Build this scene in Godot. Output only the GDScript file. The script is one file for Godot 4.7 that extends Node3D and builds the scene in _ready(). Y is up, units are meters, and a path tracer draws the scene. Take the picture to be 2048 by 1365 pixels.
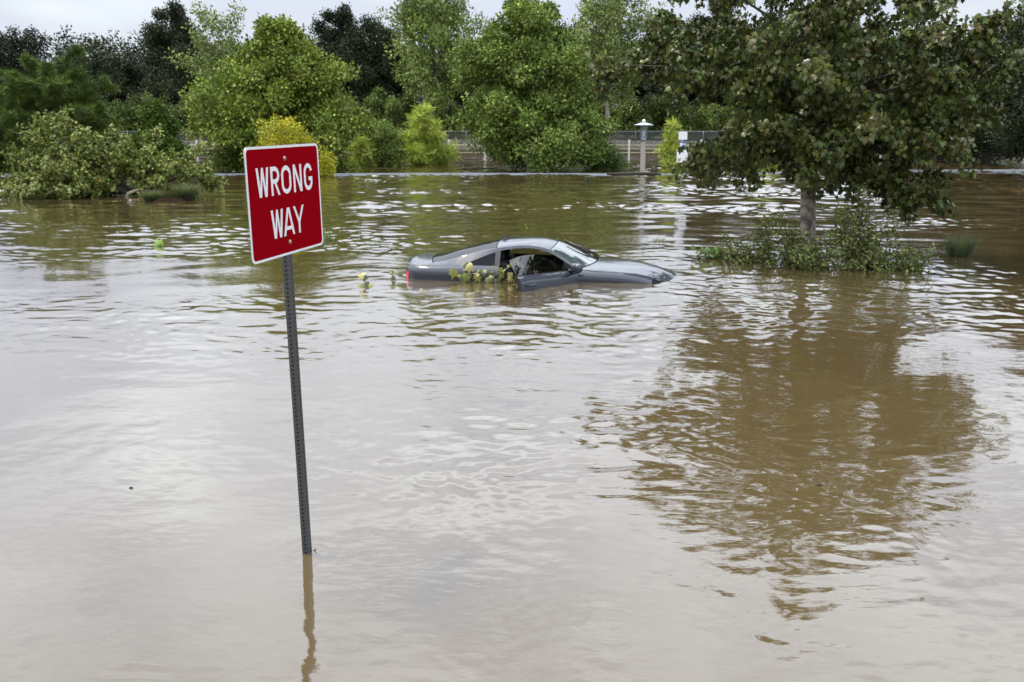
extends Node3D
# Flooded car park after a storm: muddy water, a half-sunk coupe, a WRONG WAY sign, storm-broken trees.
# Units are metres, the still water lies at y = 0, the camera looks along -Z.

const EYE := Vector3(0, 2.587, 0)
const FOCAL := 1990.0                     # focal length in photograph pixels (35 mm lens, 36 mm film)
var pitch := atan((682.5 - 235.0) / FOCAL)
var rng := RandomNumberGenerator.new()
var taken := {}
var M := {}

# ---------------------------------------------------------------- helpers
func ray(u: float, v: float) -> Vector3:
	var c := cos(pitch)
	var s := sin(pitch)
	return Vector3(0, -s, -c) * FOCAL + Vector3(1, 0, 0) * (u - 1024.0) + Vector3(0, c, -s) * (682.5 - v)

func on_level(u: float, v: float, h := 0.0) -> Vector3:      # where a pixel's ray meets the level y = h
	var d := ray(u, v)
	return EYE + d * ((h - EYE.y) / d.y)

func at_depth(u: float, v: float, dist: float) -> Vector3:   # where it meets the upright plane z = -dist
	var d := ray(u, v)
	return EYE + d * (dist / -d.z)

func rnd(a := 0.0, b := 1.0) -> float:
	return rng.randf_range(a, b)

func ball() -> Vector3:
	while true:
		var p := Vector3(rnd(-1, 1), rnd(-1, 1), rnd(-1, 1))
		if p.length_squared() <= 1.0:
			return p
	return Vector3.ZERO

func lin(r: float, g: float, b: float) -> Color:             # a linear base colour as sRGB
	return Color(r, g, b).linear_to_srgb()

func mat(c: Color, rough := 0.8, metal := 0.0) -> StandardMaterial3D:
	var m := StandardMaterial3D.new()
	m.albedo_color = c
	m.roughness = rough
	m.metallic = metal
	return m

func numbered(called: String) -> String:
	if not taken.has(called):
		taken[called] = 0
		return called
	taken[called] += 1
	return "%s_%03d" % [called, taken[called]]

func tag(o: Node, label: String, category: String, group := "", kind := "") -> Node:
	if label: o.set_meta("label", label)
	if category: o.set_meta("category", category)
	if group: o.set_meta("group", group)
	if kind: o.set_meta("kind", kind)
	return o

func thing(called: String, label: String, category: String, where := Vector3.ZERO, turn := 0.0, group := "") -> Node3D:
	var o := Node3D.new()
	o.name = numbered(called)
	add_child(o)
	o.position = where
	o.rotation.y = turn
	tag(o, label, category, group)
	return o

func obj(called: String, mesh: Mesh, m: Material, parent: Node = self) -> MeshInstance3D:
	var o := MeshInstance3D.new()
	o.name = called
	o.mesh = mesh
	if m: o.material_override = m
	parent.add_child(o, true)
	return o

func st_new() -> SurfaceTool:
	var st := SurfaceTool.new()
	st.begin(Mesh.PRIMITIVE_TRIANGLES)
	st.set_smooth_group(-1)
	return st

func tri(st: SurfaceTool, a: Vector3, b: Vector3, c: Vector3) -> void:
	st.add_vertex(a); st.add_vertex(b); st.add_vertex(c)

func quad(st: SurfaceTool, a: Vector3, b: Vector3, c: Vector3, d: Vector3) -> void:
	tri(st, a, b, c); tri(st, a, c, d)

func done(st: SurfaceTool, smooth := false) -> ArrayMesh:
	if smooth: st.index()
	st.generate_normals()
	return st.commit()

func box(st: SurfaceTool, c: Vector3, s: Vector3, b := Basis.IDENTITY) -> void:
	var h := s * 0.5
	var p := []
	for i in 8:
		p.append(c + b * Vector3(h.x * (1 if i & 1 else -1), h.y * (1 if i & 2 else -1), h.z * (1 if i & 4 else -1)))
	for f in [[0, 1, 3, 2], [5, 4, 6, 7], [4, 0, 2, 6], [1, 5, 7, 3], [2, 3, 7, 6], [4, 5, 1, 0]]:
		quad(st, p[f[3]], p[f[2]], p[f[1]], p[f[0]])

func bevel_box(s: Vector3, r: float) -> ArrayMesh:           # a box with chamfered edges
	var st := st_new()
	var pts := {}
	var h := s * 0.5
	for ax in 3:
		for sg in [-1.0, 1.0]:
			var u := (ax + 1) % 3
			var v := (ax + 2) % 3
			var q := []
			for k in [[-1, -1], [1, -1], [1, 1], [-1, 1]]:
				var p := Vector3.ZERO
				p[ax] = h[ax] * sg
				p[u] = (h[u] - r) * k[0]
				p[v] = (h[v] - r) * k[1]
				q.append(p)
			pts[[ax, sg]] = q
			if sg > 0: quad(st, q[3], q[2], q[1], q[0])
			else: quad(st, q[0], q[1], q[2], q[3])
	for ax in 3:
		var u := (ax + 1) % 3
		var v := (ax + 2) % 3
		for su in [-1.0, 1.0]:
			for sv in [-1.0, 1.0]:
				var e := []
				for k in [-1.0, 1.0]:
					var a := Vector3.ZERO
					a[ax] = (h[ax] - r) * k; a[u] = h[u] * su; a[v] = (h[v] - r) * sv
					var b := Vector3.ZERO
					b[ax] = (h[ax] - r) * k; b[u] = (h[u] - r) * su; b[v] = h[v] * sv
					e.append(a); e.append(b)
				quad(st, e[0], e[1], e[3], e[2])
	for i in 8:
		var sx := 1.0 if i & 1 else -1.0
		var sy := 1.0 if i & 2 else -1.0
		var sz := 1.0 if i & 4 else -1.0
		tri(st, Vector3(h.x * sx, (h.y - r) * sy, (h.z - r) * sz), Vector3((h.x - r) * sx, h.y * sy, (h.z - r) * sz), Vector3((h.x - r) * sx, (h.y - r) * sy, h.z * sz))
	return done(st)

func tube(st: SurfaceTool, pts: Array, radii: Array, sides := 6, cap := true) -> void:
	st.set_smooth_group(0)
	var rings := []
	var n := pts.size()
	var ref := Vector3(0.31, 0.2, 0.93).normalized()
	for i in n:
		var d: Vector3 = (pts[mini(i + 1, n - 1)] - pts[maxi(i - 1, 0)])
		d = d.normalized() if d.length() > 1e-6 else Vector3.UP
		var a := d.cross(ref)
		a = a.normalized() if a.length() > 0.05 else d.cross(Vector3.RIGHT).normalized()
		var b := d.cross(a)
		var ring := []
		for k in sides:
			var t := TAU * k / sides
			ring.append(pts[i] + (a * cos(t) + b * sin(t)) * radii[i])
		rings.append(ring)
	for i in n - 1:
		for k in sides:
			var k2 := (k + 1) % sides
			quad(st, rings[i][k], rings[i + 1][k], rings[i + 1][k2], rings[i][k2])
	if cap:
		for k in range(1, sides - 1):
			tri(st, rings[0][0], rings[0][k], rings[0][k + 1])
			tri(st, rings[n - 1][0], rings[n - 1][k + 1], rings[n - 1][k])

func lathe(profile: Array, sides := 24) -> ArrayMesh:        # profile: [radius, height] from the bottom up
	var st := st_new()
	st.set_smooth_group(0)
	for i in profile.size() - 1:
		for k in sides:
			var a := TAU * k / sides
			var b := TAU * (k + 1) / sides
			var p := func(q, t): return Vector3(q[0] * cos(t), q[1], q[0] * sin(t))
			quad(st, p.call(profile[i], a), p.call(profile[i + 1], a), p.call(profile[i + 1], b), p.call(profile[i], b))
	return done(st)

func spl(keys: Array, t: float) -> float:                    # Catmull-Rom through [t, value] pairs
	var n := keys.size()
	if t <= keys[0][0]: return keys[0][1]
	if t >= keys[n - 1][0]: return keys[n - 1][1]
	var i := 0
	while keys[i + 1][0] < t: i += 1
	var a: Array = keys[i]
	var b: Array = keys[i + 1]
	var p: Array = keys[maxi(i - 1, 0)]
	var q: Array = keys[mini(i + 2, n - 1)]
	var w: float = b[0] - a[0]
	var k: float = (t - a[0]) / w
	var ma: float = (b[1] - p[1]) / maxf(b[0] - p[0], 1e-5) * w
	var mb: float = (q[1] - a[1]) / maxf(q[0] - a[0], 1e-5) * w
	var k2 := k * k
	var k3 := k2 * k
	return a[1] * (2 * k3 - 3 * k2 + 1) + ma * (k3 - 2 * k2 + k) + b[1] * (3 * k2 - 2 * k3) + mb * (k3 - k2)

func noise_tex(size: int, freq: float, seed_: int, octaves := 4, ramp: Gradient = null) -> NoiseTexture2D:
	var n := FastNoiseLite.new()
	n.seed = seed_
	n.frequency = freq
	n.fractal_octaves = octaves
	var t := NoiseTexture2D.new()
	t.noise = n
	t.width = size; t.height = size
	t.seamless = true
	if ramp: t.color_ramp = ramp
	return t

func ramp(a: Color, b: Color) -> Gradient:
	var g := Gradient.new()
	g.set_color(0, a); g.set_color(1, b)
	return g

func textured(m: StandardMaterial3D, tex: Texture2D, scale_: float, relief := 0.0) -> StandardMaterial3D:
	m.uv1_triplanar = true
	m.uv1_scale = Vector3.ONE * scale_
	if tex: m.albedo_texture = tex
	if relief > 0:
		m.heightmap_enabled = true
		m.heightmap_texture = tex
		m.heightmap_scale = relief
	return m

# ---------------------------------------------------------------- foliage
func leaf_material(rough := 0.5, shine := 0.5) -> StandardMaterial3D:
	var m := mat(Color.WHITE, rough)
	m.vertex_color_use_as_albedo = true
	m.backlight_enabled = true
	m.backlight = Color(0.36, 0.4, 0.2)
	m.metallic_specular = shine
	m.cull_mode = BaseMaterial3D.CULL_DISABLED
	return m

func clump_mesh(n: int, reach: float, size: float, slim: float, sd: int, lift := 0.0) -> ArrayMesh:   # n folded leaves in a ball
	rng.seed = sd
	var st := st_new()
	for i in n:
		var c := ball() * reach
		var d := (ball() + c.normalized() * 0.8 + Vector3(0, lift, 0)).normalized()
		var side := d.cross(ball().normalized()).normalized()
		var up := side.cross(d)
		var s := size * rnd(0.65, 1.3)
		var l := c + d * s * 0.45 + side * s * slim + up * s * 0.12
		var r := c + d * s * 0.45 - side * s * slim + up * s * 0.12
		tri(st, c, l, c + d * s)
		tri(st, c, c + d * s, r)
	return done(st)

func needle_mesh(n: int, length: float, width: float, sd: int) -> ArrayMesh:
	rng.seed = sd
	var st := st_new()
	for i in n:
		var d := (ball() + Vector3(0, 0.35, 0)).normalized()
		var side := d.cross(ball().normalized()).normalized() * width
		var s := length * rnd(0.6, 1.1)
		tri(st, side, -side, d * s)
	return done(st)

func frond_mesh(n: int, sd: int) -> ArrayMesh:               # feathery sprays of a young cypress
	rng.seed = sd
	var st := st_new()
	for i in n:
		var c := ball() * 0.2
		var d := (ball() + Vector3(0, 0.4, 0)).normalized()
		var side := d.cross(ball().normalized()).normalized()
		for k in 7:
			var p := c + d * (0.05 * k)
			for sg in [-1.0, 1.0]:
				var e: Vector3 = p + (side * sg + d * 0.6) * 0.075 * (1.0 - k * 0.09)
				tri(st, p - d * 0.012, p + d * 0.012, e)
	return done(st)

func plane_leaf(s := 1.0, curl := 0.18) -> ArrayMesh:        # five-lobed leaf, stalk end at the origin, along +Y
	var o := [Vector2(0, 0), Vector2(0.3, -0.06), Vector2(0.52, 0.16), Vector2(0.31, 0.28), Vector2(0.56, 0.58), Vector2(0.24, 0.56), Vector2(0, 1.0)]
	var outline := o.duplicate()
	for i in range(o.size() - 2, 0, -1): outline.append(Vector2(-o[i].x, o[i].y))
	var st := st_new()
	st.set_smooth_group(0)
	var up := func(p: Vector2): return Vector3(p.x, p.y, -curl * absf(p.x) * 1.4 - curl * p.y * p.y) * s
	var mid := Vector2(0, 0.34)
	for i in outline.size():
		tri(st, up.call(mid), up.call(outline[(i + 1) % outline.size()]), up.call(outline[i]))
	return done(st)

func scatter(called: String, mesh: Mesh, m: Material, where: Array, tints: Array, parent: Node, kind := "stuff") -> MultiMeshInstance3D:
	var mm := MultiMesh.new()
	mm.transform_format = MultiMesh.TRANSFORM_3D
	mm.use_colors = true
	mm.mesh = mesh
	mm.instance_count = where.size()
	for i in where.size():
		mm.set_instance_transform(i, where[i])
		mm.set_instance_color(i, tints[i])
	var o := MultiMeshInstance3D.new()
	o.name = called
	o.multimesh = mm
	o.material_override = m
	parent.add_child(o, true)
	if kind: o.set_meta("kind", kind)
	return o

func turned(p: Vector3, s: float) -> Transform3D:
	var b := Basis(ball().normalized(), rnd(0, TAU)).scaled(Vector3.ONE * s)
	return Transform3D(b, p)

func tint_of(pal: Array) -> Color:
	var a: Color = pal[rng.randi() % pal.size()]
	var b: Color = pal[rng.randi() % pal.size()]
	var c := a.lerp(b, rnd())
	var k := rnd(0.6, 1.45)
	return Color(c.r * k * rnd(0.9, 1.1), c.g * k, c.b * k * rnd(0.8, 1.2))

# A tree: trunk and limbs as parts, a crown of leaf clumps round the limbs. o: keys of the crown's radius by height, number of limbs and clumps, palette
func tree(called: String, label: String, category: String, base: Vector3, tall: float, wide: float, o: Dictionary, group := "") -> Node3D:
	rng.seed = hash(label) + int(base.x * 10)
	var t := thing(called, label, category, base, 0.0, group)
	var prof: Array = o.get("profile", [[0.0, 0.5], [0.35, 1.0], [0.7, 0.75], [1.0, 0.15]])
	var cb: float = o.get("from", 0.15)
	var tr: float = o.get("trunk", wide * 0.045)
	var lean := Vector3(rnd(-0.04, 0.04), 0, rnd(-0.04, 0.04)) * tall
	if o.has("lean"): lean = o.lean
	var bark: Material = o.get("bark", M.bark)
	var n_limb: int = o.get("limbs", 16)
	var n_cl: int = o.get("clumps", 1500)
	var loose: float = o.get("loose", 0.2)
	var rise: float = o.get("rise", 0.5)
	var droop: float = o.get("droop", 0.0)
	var cs: float = o.get("size", 1.0)
	var spine := func(k: float): return lean * k * k + Vector3(sin(k * 5.0 + base.x) * 0.02, k, cos(k * 4.0 + base.x) * 0.02) * Vector3(tall, tall, tall)
	var pts := []
	var rad := []
	for i in 9:
		var k := i / 8.0 * 0.96
		pts.append(spine.call(k))
		rad.append(lerpf(tr * 1.15, tr * 0.12, k) if i else tr * 1.4)
	var st := st_new()
	tube(st, pts, rad, 8)
	obj("trunk", done(st, true), bark, t)
	var where := []
	var tints := []
	var az := rnd(0, TAU)
	for i in n_limb:
		var f := (i + rnd(0.1, 0.9)) / n_limb
		var k := lerpf(cb, 0.95, pow(f, 0.85))
		var reach: float = wide * spl(prof, (k - cb) / (1.0 - cb)) * rnd(o.get("even", 0.68), 1.1)
		az += 2.4 + rnd(-0.35, 0.35)
		var el: float = lerpf(rise * 0.45, rise * 1.5, f) + rnd(-0.18, 0.18)
		var out := Vector3(cos(az), 0, sin(az))
		var a: Vector3 = spine.call(k * 0.9 if f < 0.9 else k)
		var c: Vector3 = a + out * reach + Vector3(0, reach * el - droop * reach * reach / maxf(wide, 0.1), 0)
		var b := a.lerp(c, 0.5) + Vector3(0, reach * 0.1 + droop * reach * 0.15, 0) + ball() * reach * 0.08
		var path := []
		for j in 6:
			var q := j / 5.0
			path.append(a.lerp(b, q).lerp(b.lerp(c, q), q))
		var r0: float = maxf(tr * 0.5 * (1.0 - k * 0.6), 0.015)
		if o.get("show_limbs", true):
			st = st_new()
			tube(st, path, [r0, r0 * 0.8, r0 * 0.62, r0 * 0.45, r0 * 0.3, r0 * 0.15], 5)
			obj("limb", done(st, true), bark, t)
		var m := int(n_cl * (0.35 + reach / wide) / (1.1 * n_limb))
		var subs := []
		for j in 5:
			var s := rnd(0.3, 1.0)
			var p0: Vector3 = path[int(s * 5)]
			var dir := (out.rotated(Vector3.UP, rnd(-1.2, 1.2)) + Vector3(0, rnd(-0.3, 0.8) - droop, 0)).normalized()
			subs.append([p0, p0 + dir * reach * rnd(0.22, 0.5)])
		for j in m:
			var p: Vector3
			if rnd() < 0.35:
				var s := pow(rnd(0.12, 1.0), 0.6) * 5.0
				p = path[mini(int(s), 4)].lerp(path[mini(int(s), 4) + 1], s - int(s))
			else:
				var sb: Array = subs[rng.randi() % subs.size()]
				p = sb[0].lerp(sb[1], pow(rnd(), 0.7))
			p += ball() * (loose * (0.35 * wide * 0.5 + reach * 0.3))
			if base.y + p.y < 0.05 and not o.get("dips", false): p.y = rnd(0.05, 0.3) - base.y
			where.append(turned(p, cs * rnd(0.7, 1.35)))
			var tc := tint_of(o.palette)
			tints.append(tc)
	scatter("crown", o.mesh, o.get("leaf", M.leaf), where, tints, t)
	return t

# ---------------------------------------------------------------- water
var nz := []
var wakes := []
func wave_setup() -> void:
	for q in [[800, 548, 0.0035, 3.6, 0.9, 1.4, 11.0], [1640, 545, 0.004, 3.0, 0.8, 1.3, 11.0], [1720, 1100, 0.0010, 1.3, 0.4, 1.6, 30.0], [617, 1106, 0.0005, 0.4, 0.05, 1.0, 60.0], [1300, 350, 0.012, 9.0, 1.0, 1.0, 5.0]]:
		var c := on_level(q[0], q[1])
		wakes.append([c.x, c.z, q[2], q[3], q[4], q[5], q[6]])
	for k in [[11, 0.5, 2], [12, 1.0, 2], [13, 1.0, 2], [14, 0.09, 2], [15, 0.25, 2]]:
		var n := FastNoiseLite.new()
		n.seed = k[0]
		n.noise_type = FastNoiseLite.TYPE_SIMPLEX_SMOOTH
		n.frequency = k[1]
		n.fractal_octaves = k[2]
		nz.append(n)

func wave(x: float, z: float) -> float:
	var d := -z
	var patch: float = nz[3].get_noise_2d(x * 0.7, z * 1.5)          # calm and ruffled reaches
	var rough := smoothstep(6.0, 18.0, d)
	var ruffle := clampf(0.55 + patch * 2.4, 0.08, 1.8)
	var wx: float = x + 0.5 * nz[4].get_noise_2d(z * 1.3, x * 1.3)
	var wz: float = z + 0.22 * nz[4].get_noise_2d(x + 40.0, z)
	var far := smoothstep(17.0, 36.0, d)
	var h: float = (0.007 + 0.036 * far) * nz[0].get_noise_2d(wx * 0.7, wz * 1.1)
	h += (0.0042 + 0.0026 * rough + 0.024 * far) * ruffle * nz[1].get_noise_2d(wx * 1.45, wz * 1.8)
	h += (0.0030 + 0.0014 * rough + 0.006 * far) * ruffle * nz[2].get_noise_2d(wx * 2.9, wz * 4.0)
	h += 0.0010 * (0.4 + ruffle) * nz[2].get_noise_2d(wx * 4.5 + 70.0, wz * 8.0)
	for w in wakes:                                                  # rings spreading from what the current parts round
		var dx: float = x - w[0]
		var dz: float = z - w[1]
		var r := sqrt(dx * dx + dz * dz * w[5])
		if r < w[3]:
			var fade: float = (1.0 - r / w[3]) * smoothstep(w[4] * 0.5, w[4], r)
			h += w[2] * fade * sin(r * w[6] + 7.0 * nz[0].get_noise_2d(x * 1.3, z * 1.3)) * (0.5 + nz[1].get_noise_2d(x * 0.5, z * 0.5))
	return h

func make_water() -> void:
	var rows := PackedFloat32Array()
	var d := -9.0
	while d < 110.0:
		rows.append(d)
		d += clampf(0.0052 * d, 0.016, 0.4) if d > 2.6 else 0.6
	var half := 230
	var cols := half * 2 + 1
	var verts := PackedVector3Array()
	var norms := PackedVector3Array()
	var n := rows.size()
	verts.resize(n * cols)
	norms.resize(n * cols)
	for i in n:
		var dd := maxf(rows[i], 3.0)
		var inner := 0.58 * dd + 1.2
		for j in cols:
			var k := float(j - half) / half
			var ak := absf(k)
			var x := k / 0.86 * inner if ak < 0.86 else signf(k) * (inner + pow((ak - 0.86) / 0.14, 2.0) * (140.0 - inner))
			verts[i * cols + j] = Vector3(x, wave(x, -rows[i]), -rows[i])
	for i in n:
		for j in cols:
			var l := verts[i * cols + maxi(j - 1, 0)]
			var r := verts[i * cols + mini(j + 1, cols - 1)]
			var a := verts[mini(i + 1, n - 1) * cols + j]
			var b := verts[maxi(i - 1, 0) * cols + j]
			norms[i * cols + j] = (r - l).cross(a - b).normalized()
	var idx := PackedInt32Array()
	idx.resize((n - 1) * (cols - 1) * 6)
	var q := 0
	for i in n - 1:
		for j in cols - 1:
			var a := i * cols + j
			idx[q] = a; idx[q + 1] = a + cols; idx[q + 2] = a + 1
			idx[q + 3] = a + 1; idx[q + 4] = a + cols; idx[q + 5] = a + cols + 1
			q += 6
	var arr := []
	arr.resize(Mesh.ARRAY_MAX)
	arr[Mesh.ARRAY_VERTEX] = verts
	arr[Mesh.ARRAY_NORMAL] = norms
	arr[Mesh.ARRAY_INDEX] = idx
	var mesh := ArrayMesh.new()
	mesh.add_surface_from_arrays(Mesh.PRIMITIVE_TRIANGLES, arr)
	var m := mat(lin(0.066, 0.047, 0.02), 0.035)
	m.metallic_specular = 0.5
	m.clearcoat_enabled = true
	m.clearcoat = 0.75
	m.clearcoat_roughness = 0.03
	m.uv1_triplanar = true
	m.uv1_world_triplanar = true
	m.uv1_scale = Vector3(0.25, 0.25, 0.5)
	m.heightmap_enabled = true
	m.heightmap_texture = noise_tex(1024, 0.016, 5, 3)
	m.heightmap_scale = 0.16
	m.resource_name = "muddy_water"
	tag(obj("water", mesh, m), "muddy brown floodwater covering the car park", "water", "", "structure")

# ---------------------------------------------------------------- the sky
func make_sky() -> Sky:
	var w := 1024
	var h := 512
	var a := FastNoiseLite.new()
	a.seed = 4; a.frequency = 1.5; a.fractal_octaves = 5
	var im := Image.create(w, h, false, Image.FORMAT_RGBF)
	for y in h:
		var el := (0.5 - (y + 0.5) / h) * PI
		var se := maxf(sin(el), 0.0)
		var lum := 0.67 + 2.15 * (1.0 - exp(-pow(2.5 * se, 2.0)))               # an overcast sky grows brighter towards the zenith
		for x in w:
			var az := (x + 0.5) / w * TAU
			var c := a.get_noise_3d(cos(az) * 2.0, se * 9.0 + 3.0, sin(az) * 2.0)
			var k := 1.0 + 0.55 * c
			im.set_pixel(x, y, Color(lum * k * 0.90, lum * k * 0.97, lum * (k * 0.86 + 0.24)))
	var p := PanoramaSkyMaterial.new()
	p.panorama = ImageTexture.create_from_image(im)
	var s := Sky.new()
	s.sky_material = p
	return s

func materials() -> void:
	var soft := ramp(Color(0.62, 0.62, 0.62), Color(1, 1, 1))
	var grain := noise_tex(512, 0.02, 21, 5, soft)
	M.bark = textured(mat(lin(0.10, 0.08, 0.06), 0.95), grain, 1.2, 0.6)
	M.dark_bark = textured(mat(lin(0.045, 0.038, 0.03), 0.95), grain, 1.2, 0.6)
	M.pale_bark = textured(mat(lin(0.6, 0.55, 0.48), 0.9), noise_tex(512, 0.012, 22, 4, ramp(Color(0.3, 0.26, 0.22), Color(1, 1, 1))), 0.9, 0.3)
	M.twig = mat(lin(0.16, 0.12, 0.07), 0.9)
	M.leaf = leaf_material(0.55, 0.28)
	M.gloss_leaf = leaf_material(0.42, 0.36)
	M.clump = clump_mesh(30, 0.34, 0.135, 0.36, 3)
	M.small = clump_mesh(34, 0.36, 0.10, 0.3, 4)
	M.wide = clump_mesh(36, 0.5, 0.19, 0.33, 5)
	M.big_airy = clump_mesh(15, 0.5, 0.19, 0.36, 6)
	M.needles = needle_mesh(44, 0.34, 0.009, 7)
	M.fronds = frond_mesh(9, 8)
	M.plane_leaf = plane_leaf(0.1, 0.36)
	M.plane_leaf_b = plane_leaf(0.17, 0.42)
	M.galvanised = textured(mat(lin(0.3, 0.33, 0.37), 0.5, 0.4), grain, 2.0)
	M.concrete = textured(mat(lin(0.52, 0.47, 0.40), 0.9), grain, 2.0, 0.1)
	M.white = mat(lin(0.72, 0.72, 0.72), 0.5)
	M.soil = textured(mat(lin(0.03, 0.019, 0.013), 1.0), grain, 3.0, 1.5)
	M.soil.metallic_specular = 0.05

# ---------------------------------------------------------------- ground
func make_ground() -> void:
	var st := st_new()
	var n := FastNoiseLite.new()
	n.seed = 31; n.frequency = 0.03
	var zs := [40.0, 12.0, 3.0, 0.0, -4.0, -20.0, -45.0, -60.0, -68.0, -71.0, -74.0, -77.0, -80.0, -84.0, -90.0, -98.0, -110.0, -130.0, -170.0, -260.0, -500.0, -900.0]
	var lev := [6.5, 2.6, 0.6, -0.6, -1.1, -1.0, -0.95, -0.8, -0.5, -0.18, -0.02, 0.12, 0.22, 0.28, 0.32, 0.42, 0.8, 1.6, 3.5, 5.0, 6.0, 6.0]  # first entries: unseen bank behind the camera, raised to dim reflections
	var xs := []
	for i in 61:
		var k := (i - 30) / 30.0
		xs.append(signf(k) * pow(absf(k), 1.6) * 700.0)
	var hgt := func(i, j): return Vector3(xs[j], lev[i] + (0.15 * n.get_noise_2d(xs[j], zs[i]) if zs[i] < -60 else 0.0), zs[i])
	for i in zs.size() - 1:
		for j in xs.size() - 1:
			quad(st, hgt.call(i, j), hgt.call(i + 1, j), hgt.call(i + 1, j + 1), hgt.call(i, j + 1))
	var g := Gradient.new()
	g.offsets = PackedFloat32Array([0.0, 0.4, 0.6, 1.0])
	g.colors = PackedColorArray([lin(0.10, 0.075, 0.045), lin(0.12, 0.10, 0.05), lin(0.075, 0.09, 0.03), lin(0.05, 0.075, 0.02)])
	var m := mat(Color.WHITE, 1.0)
	m.uv1_triplanar = true
	m.uv1_world_triplanar = true
	m.uv1_scale = Vector3.ONE * 0.06
	m.albedo_texture = noise_tex(1024, 0.02, 33, 6, g)
	tag(obj("ground", done(st, true), m), "earth and rough grass rising from the floodwater", "ground", "", "structure")

# ---------------------------------------------------------------- background
func top_y(v: float, d: float) -> float:
	return at_depth(1024, v, d).y

func radius_px(px: float, d: float) -> float:
	return px * d / FOCAL

func planted(called: String, label: String, cat: String, u: float, d: float, vtop: float, halfpx: float, o: Dictionary, group := "") -> Node3D:
	var ground := 0.0
	if d < 70: ground = -0.55
	elif d < 84: ground = 0.05
	elif d < 100: ground = 0.3
	else: ground = lerpf(0.4, 1.2, clampf((d - 100.0) / 30.0, 0, 1))
	var p := at_depth(u, 300, d)
	return tree(called, label, cat, Vector3(p.x, ground, -d), (top_y(vtop, d) - ground) * 0.94, radius_px(halfpx, d), o, group)

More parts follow.
